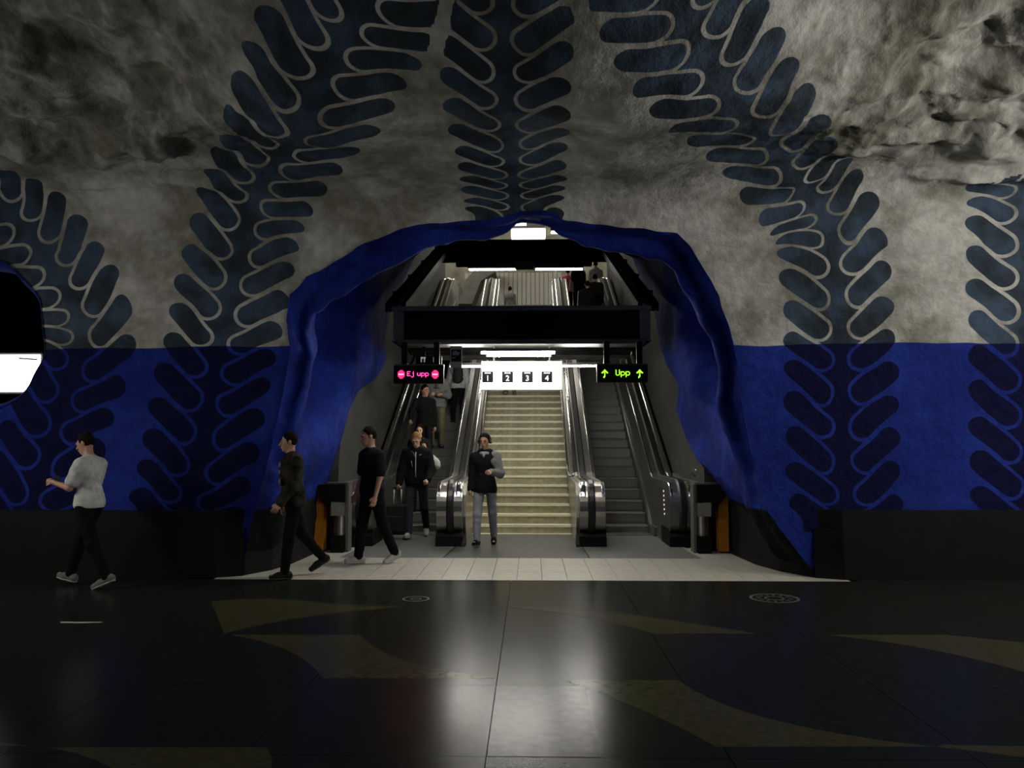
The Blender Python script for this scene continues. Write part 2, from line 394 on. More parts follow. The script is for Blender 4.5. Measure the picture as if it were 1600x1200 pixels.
def cave_piece(name, r0, r1, mt, cap=False):
    k = keep[r0:r1]; g = gid[r0:r1+1]
    q = np.stack([g[:-1,:-1][k], g[:-1,1:][k], g[1:,1:][k], g[1:,:-1][k]], 1)
    ids, inv = np.unique(q, return_inverse=True); q = inv.reshape(q.shape)
    me = np_mesh(name, surf.reshape(-1, 3)[ids], q[:, ::-1])
    for an, arr in (('vine_off', at), ('vine_row', vs), ('vault_tone', VAULT_TONE)):
        a = me.attributes.new(an, 'FLOAT', 'POINT'); a.data.foreach_set('value', arr[ids].astype(np.float32))
    return struct(link(name, me, mt))
wall_far = cave_piece('wall_far', 0, ROWK[6], MURAL)
ceiling = cave_piece('ceiling', ROWK[6], ROWK[12], MURAL)
wall_near = cave_piece('wall_near', ROWK[12], NR-1, ROCK)
for side, x in (('left', -13), ('right', 13)):
    yy, zz = np.meshgrid(np.linspace(-7.2, 10.9, 50), np.linspace(0, 7.4, 26)); P = np.stack([np.full(yy.shape, float(x)), yy, zz], -1)
    P[..., 0] -= np.sign(x) * (.3 + .5*fbm(P*.7, 4)); g = np.arange(P.shape[0]*P.shape[1]).reshape(P.shape[:2])
    q = np.stack([g[:-1,:-1].ravel(), g[:-1,1:].ravel(), g[1:,1:].ravel(), g[1:,:-1].ravel()], 1)
    struct(link('wall_' + side, np_mesh('wall', P.reshape(-1,3), q if x < 0 else q[:, ::-1]), ROCK))
# ---- throat of the arch: loft from the outline back to the painted edge on the shaft walls
XW = 2.86
def wall_depth(p):
    k = ((VPX - p[0])**2 + (VPY - p[1])**2).argmin(); return base.reshape(-1, 3)[vis_idx[k], 1]
R0 = np.array([at_y(p[0], p[1], min(10.62, wall_depth(p)) - .015) for p in ARCHD])
xl, xr = -XW + .03, XW - .03
edge3 = [at_y(512,840,13.2), at_y(513,790,13.2), at_y(514,757,13.2), at_y(522,720,13.0), at_x(536,680,xl), at_x(546,640,xl), at_x(562,608,xl), at_x(588,592,xl), at_x(604,562,xl), at_x(600,535,xl), at_x(606,505,xl),
         at_x(612,470,xl), at_x(630,440,xl), at_x(648,402,xl), at_y(668,385,16.5), at_y(690,375,14.6), at_y(740,369,14.2), at_y(770,355,14.0), at_y(803,345,14), at_y(850,350,14), at_y(885,369,14), at_y(930,378,14.4), at_y(965,392,15.5),
         at_x(988,402,xr), at_x(1003,440,xr), at_x(1018,470,xr), at_x(1026,505,xr), at_x(1033,545,xr), at_x(1042,572,xr), at_x(1061,600,xr), at_x(1057,640,xr), at_x(1074,690,xr), at_y(1090,720,13.0), at_y(1126,755,13.1), at_y(1134,790,13.1), at_y(1136,840,13.1)]
def resamp(P, n):
    P = np.asarray(P, float); s = np.concatenate([[0], np.cumsum(np.linalg.norm(np.diff(P[:, [0, 2]], axis=0), axis=1) + .02)]); s /= s[-1]
    t = np.linspace(0, 1, n); return np.stack([np.interp(t, s, P[:, k]) for k in range(3)], 1)
NT = 240
r0 = resamp(R0, NT); r3 = resamp(edge3, NT)
r0[:, 2] = np.maximum(r0[:, 2], -.02); r3[:, 2] = np.maximum(r3[:, 2], -.02)
r0[[0, -1], 2] = -.02; r3[[0, -1], 2] = -.02
cen = np.array([0, 0, 1.4])
up = sstep(.6, 2.6, r0[:, 2])[:, None]
def toward(P, fx, fz, y):
    Q = P.copy(); Q[:, 0] *= fx; Q[:, 2] = 1.0 + (P[:, 2] - 1.0) * np.where(P[:, 2] > 1, fz, 1); Q[:, 1] = y; return Q
lip = toward(r0, .985, .99, r0[:, 1] + .22)
l2 = toward(r0, .945, .962 + .056*np.exp(-((r0[:, 0] - .10)/.45)**2), r0[:, 1] + .55)
upz = (sstep(1.0, 2.4, r3[:, 2]) * sstep(1.2, 2.2, r0[:, 2]))[:, None]
side_ = sstep(.6, 2.2, np.abs(r0[:, 0])); top_ = 1 - side_
ridge = r3.copy(); ridge[:, 1] = np.maximum(r3[:, 1] - (.5 + 1.9*sstep(13.5, 17, r3[:, 1])), 12.2); ridge[:, 1] = np.minimum(ridge[:, 1], 14.4)
ridge[:, 0] = np.where(side_ > .3, np.sign(r3[:, 0])*np.minimum(np.abs(r3[:, 0]), 2.74), r3[:, 0]); 
tscale = (ridge[:, 1]/r3[:, 1])[:, None]; los = CAM + (r3 - CAM)*tscale     # the ridge lies a little outside the line to the painted edge
ridge[:, 2] = los[:, 2]*.6 + r3[:, 2]*.4*1.0; ridge[:, 2] = np.minimum(ridge[:, 2], los[:, 2] + .35)
hollow = ridge.copy(); hollow[:, 1] = np.maximum(ridge[:, 1] - .85, r0[:, 1] + .9)
hollow[:, 0] += np.sign(r0[:, 0]) * .72 * side_; hollow[:, 2] += .42 * sstep(3.0, 4.2, r0[:, 2])
plain_h = r0*.6 + r3*.4; plain_r = r0*.25 + r3*.75
hollow = plain_h*(1 - upz) + hollow*upz; l3 = plain_r*(1 - upz) + ridge*upz
def smoothr(A, n):
    for _ in range(n):
        B_ = A.copy(); B_[1:-1] = .25*A[:-2] + .5*A[1:-1] + .25*A[2:]; A = B_
    return A
hollow = smoothr(hollow, 12); l3 = smoothr(l3, 8)
rings = [r0, lip, l2, hollow, l3, r3]
fine_r = []
for i in range(len(rings)-1):
    for k in range(12): fine_r.append(cr(rings, i, k/12))
fine_r.append(r3); T = np.array(fine_r)
w_ = np.ones(len(T)); w_[:6] = np.linspace(0, 1, 6); w_[-10:] = np.linspace(1, 0, 10)
nz = np.stack([fbm(T*.9 + 3, 4), np.zeros(T.shape[:2]), fbm(T*.9 + 40, 4)], -1)
T += nz * .28 * w_[:, None, None]
T[:, 0, 2] = -.02; T[:, -1, 2] = -.02
g = np.arange(T.shape[0]*NT).reshape(T.shape[0], NT)
q = np.stack([g[:-1,:-1].ravel(), g[:-1,1:].ravel(), g[1:,1:].ravel(), g[1:,:-1].ravel()], 1)
struct(link('wall_arch', np_mesh('arch', T.reshape(-1,3), q), BLUE))
# ---- round cross-passage on the left: a blue-painted sleeve with a dark room behind it
H0 = np.array([at_y(p[0], p[1], wall_depth(p) - .015) for p in HOLE]); hc = H0.mean(0)
rows = []
for k, (sc_, dy) in enumerate([(1, 0), (.955, .06), (.91, .18), (.89, .34), (.92, .5), (1.0, .62)]):
    R = hc + (H0 - hc) * sc_; R[:, 1] = H0[:, 1] + dy; rows.append(R)
T2 = np.array(rows); nn = T2.shape[1]; g = np.arange(T2.shape[0]*nn).reshape(T2.shape[:2]); g2 = np.roll(g, -1, 1)
q = np.stack([g[:-1].ravel(), g2[:-1].ravel(), g2[1:].ravel(), g[1:].ravel()], 1)
struct(link('wall_passage', np_mesh('passage', T2.reshape(-1,3), q), BLUE))
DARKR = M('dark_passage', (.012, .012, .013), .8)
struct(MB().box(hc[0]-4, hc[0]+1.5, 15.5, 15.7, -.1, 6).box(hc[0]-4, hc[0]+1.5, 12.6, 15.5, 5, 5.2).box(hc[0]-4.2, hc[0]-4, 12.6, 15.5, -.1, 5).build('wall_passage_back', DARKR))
# ---- dado (baseboard)
def strip(name, path, h, t, mt, z0=0):
    P = [Vector((x, y, 0)) for x, y in path]; I = []; O = []
    for i in range(len(P)):
        d = (P[min(i+1, len(P)-1)] - P[max(i-1, 0)]).normalized(); nn = Vector((d.y, -d.x, 0)); I.append(P[i]); O.append(P[i] + nn*t)
    mb = MB(); k = len(P)
    mb.add([(p.x, p.y, z) for z in (z0, h) for p in O] + [(p.x, p.y, z) for z in (z0, h) for p in I],
      [(i, i+1, k+i+1, k+i) for i in range(k-1)] + [(2*k+i+1, 2*k+i, 3*k+i, 3*k+i+1) for i in range(k-1)] + [(k+i, k+i+1, 3*k+i+1, 3*k+i) for i in range(k-1)] + [(0, k, 3*k, 2*k), (k-1, 3*k-1, 4*k-1, 2*k-1)])
    return struct(mb.build(name, mt))
DL = [(-13, 10.46), (-8, 10.42), (-4.4, 10.4), (-3.75, 10.42), (-3.5, 10.55), (-3.3, 10.95), (-3.2, 11.5), (-3.16, 12.5)]
DR = [(3.24, 12.6), (3.3, 11.6), (3.45, 11.0), (3.72, 10.55), (4.0, 10.42), (4.6, 10.4), (8, 10.42), (13, 10.46)]
strip('baseboard_left', DL, .82, .07, DADO); strip('baseboard_right', DR, .84, .07, DADO)
strip('trim_1', DL[:5], .60, .11, DADO); strip('trim_2', DR[3:], .60, .11, DADO)

# ================================================================== FLOOR
floor = struct(box('floor', M('floor_bed', (.02, .02, .018), .8), (-13, 13, -7, 15.6, -.3, -.022)))
SL = 1.30; Y_FRONT = 10.2
slab_me = None; X_OFF, Y_OFF = -.08, 4.55
def slab(name, m, x0, x1, y0, y1, zt=0.0, g=.003, parent=floor, th=.02):
    return MB().box(x0+g, x1-g, y0+g, y1-g, zt-th, zt).build(name, m, parent)
me_s = None
for r in range(-3, 5):
    for c in range(-6, 6):
        x0 = X_OFF + c*SL; y0 = Y_OFF + r*SL; y1 = min(y0+SL, Y_FRONT)
        if r == 4: y1 = Y_FRONT
        if y1 - y0 < .1: continue
        if me_s is None or (y1-y0) < SL-.01:
            o = slab('floor_slab', STONE_D, x0, x0+SL, y0, y1)
            if me_s is None: me_s = o.data; mx, my = x0, y0
        else:
            o = bpy.data.objects.new('floor_slab', me_s); COL.objects.link(o); o.parent = floor; o.location = (x0-mx, y0-my, 0)
# outer floor beyond the slabs and behind the camera
struct(MB().box(-13, X_OFF-6*SL, -7, Y_FRONT, -.02, 0).box(X_OFF+6*SL, 13, -7, Y_FRONT, -.02, 0).box(X_OFF-6*SL, X_OFF+6*SL, -7, Y_OFF-3*SL, -.02, 0)
       .box(-13, -4.1, Y_FRONT, 10.6, -.02, 0).box(4.1, 13, Y_FRONT, 10.6, -.02, 0).build('floor_border', STONE_D, floor))
# curved olive inlays between dark ellipses
def inlay(pl, pr):
    def bez(p): 
        a, b, c = map(np.array, p); return [tuple((1-t)**2*a + 2*t*(1-t)*b + t*t*c) for t in np.linspace(0, 1, 9)]
    P = bez(pl) + bez(pr)[::-1]
    return MB().prism_z(P, -.001, .0012).build('floor_inlay', STONE_O, floor)
def fl(px, py):
    r = ray(px, py); p = CAM + r * (-CAM[2]/r[2]); return (p[0], p[1])
for a, b in [([fl(880,1063),fl(1010,1105),fl(1118,1167)],[fl(1060,1063),fl(1150,1135),fl(1462,1167)]),
             ([fl(360,992),fl(470,1010),fl(505,1060)],[fl(562,992),fl(600,1040),fl(775,1060)]),
             ([fl(1285,992),fl(1440,1005),fl(1600,1050)],[fl(1480,992),fl(1560,1000),fl(1700,1015)]),
             ([fl(70,1168),fl(150,1180),fl(200,1215)],[fl(415,1168),fl(432,1185),fl(420,1215)]),
             ([fl(1462,1167),fl(1560,1178),fl(1640,1190)],[fl(1475,1164),fl(1570,1166),fl(1650,1167)]),
             ([fl(0,1160),fl(-20,1120),fl(-100,1100)],[fl(45,1166),fl(-40,1166),fl(-120,1166)]),
             ([fl(780,948),fl(900,955),fl(1020,990)],[fl(880,948),fl(1000,960),fl(1180,990)]),
             ([fl(330,940),fl(420,930),fl(520,944)],[fl(350,990),fl(460,960),fl(640,948)])]:
    inlay(a, b)
struct(slab('floor_slab', M('pale_slab', (.06, .058, .05), .21, spec=.04, noise=.2, nscale=14), X_OFF, X_OFF+.62, Y_OFF+.0, Y_OFF+SL, .0012, .004, floor, .001))
# pale tile strip in front of the landing
tile0 = None
def row_lim(y): return (np.interp(y, [10.2, 10.5, 11, 11.6, 12.1], [-3.62, -3.46, -3.3, -3.16, -3.1]), np.interp(y, [10.2, 10.5, 11, 11.6, 12.1], [3.9, 3.78, 3.5, 3.3, 3.18]))
TW = .31; nrow = 3; TD = (12.12 - Y_FRONT) / nrow
for r in range(nrow):
    y0 = Y_FRONT + r*TD; la, ra = row_lim(y0)
    for c in range(-14, 14):
        x0 = -.01 + c*TW
        if x0 + TW < la or x0 > ra: continue
        if tile0 is None: tile0 = slab('floor_tile', STONE_L, x0, x0+TW, y0, y0+TD); tx, ty = x0, y0
        else:
            o = bpy.data.objects.new('floor_tile', tile0.data); COL.objects.link(o); o.parent = floor; o.location = (x0-tx, y0-ty, 0)
# side tiles beside the landing, landing mats
slab('floor_tile', STONE_L, -3.25, -2.62, 12.12, 13.3); slab('floor_tile', STONE_L, 2.62, 3.3, 12.12, 13.3)
MB().prism_z([(-2.62, 12.125), (-2.46, 15.4), (-2.62, 15.4)], -.02, -.0005).build('floor_edge', STONE_L, floor); MB().prism_z([(2.62, 12.125), (2.62, 15.4), (2.46, 15.4)], -.02, -.0005).build('floor_edge', STONE_L, floor)
MB().prism_z([(-2.62, 12.12), (-1.12, 12.12), (-.98, 15.5), (-2.45, 15.5)], -.02, 0).build('landing_plate', PLATE, floor)
MB().prism_z([(-1.10, 12.12), (1.0, 12.12), (.94, 15.25), (-.94, 15.25)], -.02, .001).build('landing_mat', M('stair_mat', (.085, .085, .08), .4, noise=.2, nscale=8), floor)
MB().prism_z([(1.02, 12.12), (2.62, 12.12), (2.45, 15.5), (.96, 15.5)], -.02, 0).build('landing_plate', PLATE, floor)
# round floor covers
for (px, py, r, lab) in ((1210, 935, .29, 'round floor cover with pale ring near the right wall'), (650, 936, .16, 'faint small round floor cover in front of the pale tiles')):
    x, y = fl(px, py); o = thing('floor_cover', lab, 'floor cover', (x, y, 0))
    MB().lathe([(r*.98, -.001), (r*.98, .002)], (x, y, 0), 28).build('disc', STONE_D, o)
    mb = MB(); n = 36
    for a, b in ((.80, .90), (.30, .36)):
        k = len(mb.v)
        mb.v += [(x + r*q*math.cos(2*math.pi*i/n), y + r*q*math.sin(2*math.pi*i/n), z) for z in (.002, .0035) for q in (a, b) for i in range(n)]
        for i in range(n):
            j = (i+1) % n
            mb.f += [(k+2*n+i, k+2*n+j, k+3*n+j, k+3*n+i), (k+n+i, k+n+j, k+3*n+j, k+3*n+i), (k+i, k+j, k+2*n+j, k+2*n+i), (k+i, k+j, k+n+j, k+n+i)]
    mb.build('ring', M('cover_ring', (.09, .09, .085) if r > .2 else (.04, .04, .038), .5), o)
    if r > .2:
        mb = MB()
        for i in range(14):
            t = 2*math.pi*i/14; mb.add([(x + r*q*math.cos(t+e), y + r*q*math.sin(t+e), .0035) for q, e in ((.5, -.08), (.5, .08), (.68, .06), (.68, -.06))], [(0, 1, 2, 3)])
        mb.build('marks', M('cover_marks', (.07, .07, .065), .5), o)['kind'] = 'stuff'
x, y = fl(122, 973)  # thin flat pale streak on the dark slabs
tag(MB().prism_z([(x-.16, y-.015), (x+.02, y-.02), (x+.2, y+.0), (x+.22, y+.03), (x-.05, y+.02), (x-.18, y+.03)], .001, .003).build('pale_streak', M('streak_pale', (.5, .5, .48), .7)), 'thin pale streak on the dark floor at left', 'litter')

# ================================================================== ESCALATOR SHAFT
Y0, SLOPE, NST = 15.5, .516, 31
YT = Y0 + 6.15/SLOPE; ZT = 6.15
def side_wall(sg):
    E = [p for p in edge3 if abs(p[0] - (xl if sg < 0 else xr)) < .01]
    E = E if sg < 0 else E[::-1]
    pts = [(13.02, -.02), (13.02, 1.25)] + [(p[1] - .02, p[2]) for p in E if p[2] > 0]
    return [(29, -.02)] + pts + [(pts[-1][0] + .6, pts[-1][1] + 3), (29, 12.8)], sg*XW
for sg, nm in ((-1, 'left'), (1, 'right')):
    pts, x = side_wall(sg)
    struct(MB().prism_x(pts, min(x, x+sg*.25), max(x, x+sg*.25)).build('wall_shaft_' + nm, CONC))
# shaft roof: rough rock rising with the escalators
yy, xx = np.meshgrid(np.linspace(13.6, 30, 60), np.linspace(-4.2, 4.2, 40), indexing='ij')
zz = np.interp(yy, [13.6, 15, 18, 26, 30], [6.2, 6.6, 8.4, 12.2, 12.6]) - .35*(np.abs(xx)/3)**2
P = np.stack([xx, yy, zz], -1); P[..., 2] += .35*fbm(P*.8, 4); g = np.arange(P.shape[0]*P.shape[1]).reshape(P.shape[:2])
q = np.stack([g[:-1,:-1].ravel(), g[:-1,1:].ravel(), g[1:,1:].ravel(), g[1:,:-1].ravel()], 1)
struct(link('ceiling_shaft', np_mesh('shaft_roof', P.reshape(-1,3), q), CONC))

# ---- staircase
stair = thing('staircase', 'wide stone staircase rising between the two escalators', 'staircase', (0, 15.25, 0))
RISE, RUN = .166, .166/SLOPE; NS = 37
sm = nm_ = None
for i in range(NS):
    y = 15.28 + RUN*i; z = RISE*i
    if i == 0:
        sm = MB().box(-.90, .90, 0, RUN+.05, -.16, RISE-.008).build('step', STAIR, stair); sm.location = (0, .03, 0)
        nm_ = MB().prism_x([(-.012, RISE-.045), (-.012, RISE), (.07, RISE), (.07, RISE-.008), (0, RISE-.008), (0, RISE-.045)], -.90, .90).build('nosing', NOSE, stair); 
        sm.data.transform(Matrix.Translation((0, 15.25, 0))); nm_.data.transform(Matrix.Translation((0, 15.25, 0)))
    else:
        for src in (sm, nm_):
            o = bpy.data.objects.new(src.name.split('.')[0], src.data); COL.objects.link(o); o.parent = stair; o.location = (0, y-15.25, z)
nm_.location = (0, .03, 0)
box('threshold', M('threshold_stone', (.62, .58, .47), .5), (-.90, .90, 15.16, 15.28, -.01, .012), stair)

# ---- escalators
def zt(y):   # balustrade top line
    base_ = SLOPE*(y - Y0) + .98
    a = 1.02; k = .10; h = max(k - abs(a - base_), 0)/k; lo = max(a, base_) + h*h*k*.25
    return min(lo, ZT + 1.0)
def bal_top(r=0.0):
    c = (13.86, .56); R = .46 + r
    pts = [(c[0] + R*math.cos(t), c[1] + R*math.sin(t)) for t in np.radians(np.linspace(250, 90, 17))]
    ys = [14.1, 14.4, 14.7, 14.9, 15.1, 15.3, 15.5, 15.7, 15.9, 16.2, 18, 20, 22, 24, 26, 27.0, 27.3, 27.6, 28, 29.2]
    return pts + [(y, zt(y) + r) for y in ys]
def escalator(side, label):
    s = side; E = thing('escalator', label, 'escalator', (s*1.88, Y0, 0), 'escalators on either side of the stairs')
    def X(a, b): return (min(s*a, s*b), max(s*a, s*b))
    # steps
    src = None
    for i in range(NST):
        y = Y0 + .388*i; z = .13 + .20*i
        if src is None:
            prof_ = [(.03, -.14), (.0, -.03), (.004, .10), (.0, .13), (.012, .14), (.40, .14), (.40, .05), (.12, -.14)]
            mb = MB().prism_x([(a + Y0, b - .01) for a, b in prof_], *X(1.425, 2.335))
            src = mb.build('step', STEPM, E)
        else:
            o = bpy.data.objects.new('step', src.data); COL.objects.link(o); o.parent = E; o.location = (0, y - Y0, z - .13)
    box('comb_plate', STEEL_D, (*X(1.42, 2.34), 15.05, 15.5, 0, .012), E)
    for k, (a, b, ca, cb) in enumerate(((.95, 1.36, 1.08, 1.20), (2.40, 2.80, 2.54, 2.66))):
        top = bal_top()
        low = [(29.2, ZT-.4), (27.4, ZT-.45), (15.6, -.02), (13.75, -.02)]
        B = MB().prism_x(top + low, *X(a, b)).build('balustrade', STEEL if k == 0 else STEEL_D, E)
        # sloping inner panel (deck edge) and skirt
        inn = b if k == 0 else a; d = 1 if k == 0 else -1
        sk = [(14.9, .16), (15.5, .16)] + [(y, SLOPE*(y-Y0) + .22) for y in (15.9, 20, 24, 27.4)] + [(29, ZT+.2)]
        MB().prism_x(sk + [(y, z-.5 if y > 15.5 else -.02) for y, z in sk[::-1]], *X(inn - d*.02, inn + d*.055)).build('skirt', STEEL_D, E)
        MB().belt(sk, *X(inn + d*.03, inn + d*.06), .018).build('skirt_edge', STEEL_B, E)
        tp = top[10:]
        MB().belt(tp, *X(inn - d*.05, inn - d*.01), .012).build('deck_edge', STEEL_B, B)
        oth = a if k == 0 else b; dd = -1 if k == 0 else 1
        MB().belt(tp, *X(oth - dd*.10, oth - dd*.015), .022).build('deck_edge', STEEL_B, B)
        # moving handrail
        MB().belt(bal_top(.0), *X(ca, cb), .045).build('handrail', RUBBER, E)
        MB().prism_x([(13.42, 0), (13.44, .16), (13.62, .27), (14.3, .27), (14.3, 0)], *X(a-.015, b+.015)).build('newel_base', BLACK, E)
        if k == 0: MB().prism_x([(13.36, 0), (13.40, .05), (13.62, .18), (13.62, 0)], *X(a-.06, a)).build('base_foot', BLACK, E)
    return E
EL = escalator(-1, 'left escalator carrying people down beneath the red sign')
ER = escalator(1, 'empty right escalator with dark steps beneath the green sign')
# sparkle strip of small lamps on the right newel
mb = MB()
for k in range(6): mb.box(2.392, 2.399, 14.02 + .012*k, 14.03 + .012*k, .46 + .075*k, .49 + .075*k)
mb.build('newel_lamp_strip', M('lamp_dots', (.8, .75, .6), .3, emit=((1, .9, .6), 1.2)), ER)['kind'] = 'stuff'
MB().tube([(2.86, 13.7, 1.10), (2.80, 13.7, 1.17), (2.93, 13.6, 1.26)], .012, 6).build('lever', STEEL_B, ER)
# stair flank panels and hand rails
for s in (-1, 1):
    def X(a, b): return (min(s*a, s*b), max(s*a, s*b))
    top = [(13.75, .1), (13.62, .45), (13.75, .8), (14.0, .98), (14.6, 1.0)] + [(y, zt(y)-.03) for y in (15.2, 15.6, 16, 20, 24, 27, 29)]
    MB().prism_x(top + [(29, 5.4), (27, 5.2), (16, -.02), (13.45, -.02)], *X(.905, .948)).build('side_panel', STEEL, stair)
    pts = [(s*.93, 15.0, 1.06), (s*.86, 15.02, 1.06)] + [(s*.86, y, zt(y) + .06) for y in (15.3, 15.6, 16, 18, 20, 22, 24, 26, 27.2, 28.4)]
    MB().tube(pts, .022, 8).build('handrail', STEEL_B, stair)

# ---- parapets and post units beside the escalators
for s, nm, lab in ((-1, 'left', 'steel post with black box and orange panel beside the left escalator'), (1, 'right', 'steel post with black box and orange panel beside the right escalator')):
    def X(a, b): return (min(s*a, s*b), max(s*a, s*b))
    tag(MB().prism_x([(12.96, 0), (12.96, 1.0), (13.55, 1.04), (14.6, 1.04), (15.6, 1.10), (15.6, 0)], *X(2.805, 2.855)).prism_x([(12.96, .95), (12.96, 1.04), (13.0, 1.05), (13.0, .95)], *X(2.7, 3.1)).build('parapet', GREYP), f'low grey parapet between the {nm} escalator and its orange panel', 'parapet')
    U = thing('post_unit', lab, 'post unit', (s*2.85, 12.75, 0), 'post units beside the escalators')
    MB().prism_y([(s*x, z) for x, z in ((2.66, .76), (3.02, .76), (3.09, .84), (3.09, 1.03), (2.66, 1.03))], 12.6, 12.95).build('black_box', BLACK, U)
    MB().prism_z([(s*2.67, 12.62), (s*2.86, 12.56), (s*2.90, 12.62), (s*2.90, 12.9), (s*2.67, 12.9)], .56, .765).build('collar', STEEL_D, U)
    MB().lathe([(.085, .25), (.085, .57)], (s*2.77, 12.74, 0), 16).build('post', STEEL_D, U)
    MB().box(*X(2.68, 2.87), 12.62, 12.86, 0, .26).build('base', BLACK, U)
    MB().box(*X(2.625, 2.665), 12.7, 12.95, 0, 1.03).build('side_frame', GREYP, U)
    MB().prism_y([(s*x, z) for x, z in ((3.00, .03), (3.14, .03), (3.14, 1.07), (3.10, 1.07), (3.10, .86), (3.02, .76), (2.99, .70))], 12.66, 12.9).build('orange_panel', ORANGE, U)

# ================================================================== BEAM, SIGNS AND LAMPS
BY = 14.6
B = thing('ceiling_beam', 'wide black box beam with grey rims hanging across the escalator shaft', 'beam', (0, BY, 3.4))
box('mesh_panel', M('black_grille', (.006, .006, .006), .7, spec=.12), (-2.09, 2.08, BY-.02, BY+.03, 3.49, 4.0), B)
box('top_rim', GREYP, (-2.32, 2.30, BY-.08, BY+.5, 4.0, 4.08), B, .01)
box('bottom_rim', M('beam_rim', (.07, .07, .065), .45), (-2.22, 2.2, BY-.06, BY+.5, 3.40, 3.49), B, .01)
for s in (-1, 1):
    box('end_panel', GREYP, (min(s*2.09, s*2.28), max(s*2.09, s*2.28), BY-.03, BY+.5, 3.45, 4.0), B)
    MB().prism_y([(s*2.28, 3.44), (s*2.30, 3.47), (s*1.95, 3.27), (s*1.95, 3.22)], BY-.04, BY+.2).build('bracket', BLACK, B)
box('core', BLACK, (-2.08, 2.08, BY+.04, BY+.48, 3.45, 4.0), B)
box('soffit', M('soffit_grey', (.13, .13, .12), .6), (-2.2, 2.2, BY+.5, BY+3.2, 3.44, 3.5), B)
for y in (BY+.75, BY+1.4, BY+2.1): box('soffit_rib', BLACK, (-2.18, 2.18, y, y+.07, 3.36, 3.44), B)
def lamp(name, lab, x0, x1, y, z, m, r=.016, house=GREYP, group=None):
    L = thing(name, lab, 'lamp', ((x0+x1)/2, y, z), group)
    MB().tube([(x0, y, z), (x1, y, z)], r, 10).build('tube', m, L)
    box('housing', house, (x0-.03, x1+.03, y-.05, y+.05, z+r+.004, z+r+.05), L)
    for x in (x0-.02, x1+.02): box('end_cap', house, (min(x, x-.01), max(x, x+.01), y-.03, y+.03, z-.02, z+r+.01), L)
    return L
lamp('tube_lamp', 'long bright fluorescent tube just under the black beam above the number sign', -.70, .58, 14.46, 3.235, TUBE_M, .022)
lamp('tube_lamp', 'second fluorescent tube just below the top one behind the number sign', -.62, .52, 14.95, 3.235, TUBE_M, .018)
lamp('tube_lamp', 'thin fluorescent tube left of the number sign, over the left escalator', -1.35, -.72, 15.6, 3.10, M('thin_tube', (.9, .9, .9), .5, emit=((1, .97, .88), 320.0)), .014)
lamp('tube_lamp', 'thin fluorescent tube right of the number sign, over the right escalator', .74, 1.42, 15.6, 3.10, M('thin_tube', (.9, .9, .9), .5, emit=((1, .97, .88), 320.0)), .014)
# centre number sign
SY = 14.78; _a, _b = at_y(752, 609, SY), at_y(878, 564, SY); SX0, SX1, SZ0, SZ1 = _a[0], _b[0], _a[2], _b[2]
N = thing('number_sign', 'bright white light-box sign with numbers 1 2 3 4', 'sign', (0, SY, 2.58))
box('housing', M('sign_frame', (.7, .7, .68), .5), (SX0, SX1, SY+.02, SY+.16, SZ0, SZ1), N)
box('light_face', WHITE_E, (SX0+.005, SX1-.005, SY, SY+.02, SZ0+.005, SZ1-.005), N)
for x in (-.5, .5): box('hanger', GREYP, (x-.012, x+.012, SY+.08, SY+.1, SZ1, 3.42), N)
def text(name, body, size, loc, m, parent, off=0.0, ext=.002):
    cu = bpy.data.curves.new(name, 'FONT'); cu.body = body; cu.size = size; cu.align_x = 'CENTER'; cu.align_y = 'CENTER'; cu.extrude = ext; cu.offset = off
    o = bpy.data.objects.new(name, cu); COL.objects.link(o); dg = bpy.context.evaluated_depsgraph_get()
    me = bpy.data.meshes.new_from_object(o.evaluated_get(dg)); bpy.data.objects.remove(o)
    me.transform(Matrix.Rotation(math.pi/2, 4, 'X')); me.transform(Matrix.Translation(Vector(loc) - wloc(parent)))
    me.materials.clear(); return link(name, me, m, parent)
NUMW = M('number_white', (.9, .9, .9), .5, emit=((1, 1, 1), 1.1)); NUMW.cycles.emission_sampling = 'NONE'; NUMB = M('number_plate', (.010, .010, .010), .7, spec=.2)
for k, px in enumerate((762, 793, 824, 854.5)):
    p = at_y(px, 589, SY); x, z = p[0], p[2]
    pl = box('number_plate', NUMB, (x-.098, x+.098, SY-.008, SY, z-.098, z+.098), N)
    text('numeral', str(k+1), .135, (x, SY-.010, z-.028), NUMW, pl, .001)
    MB().box(x-.052, x-.018, SY-.012, SY-.009, z+.060, z+.080).box(x-.014, x+.020, SY-.012, SY-.009, z+.062, z+.078).box(x+.024, x+.052, SY-.012, SY-.009, z+.060, z+.080).build('caption', NUMW, pl)['kind'] = 'stuff'
p = at_y(868.5, 590, SY); box('green_stripe', M('green_mark', (.3, .8, .15), .5, emit=((.55, 1, .35), 1.3)), (p[0]-.014, p[0]+.014, SY-.008, SY, p[2]-.07, p[2]+.08), N)
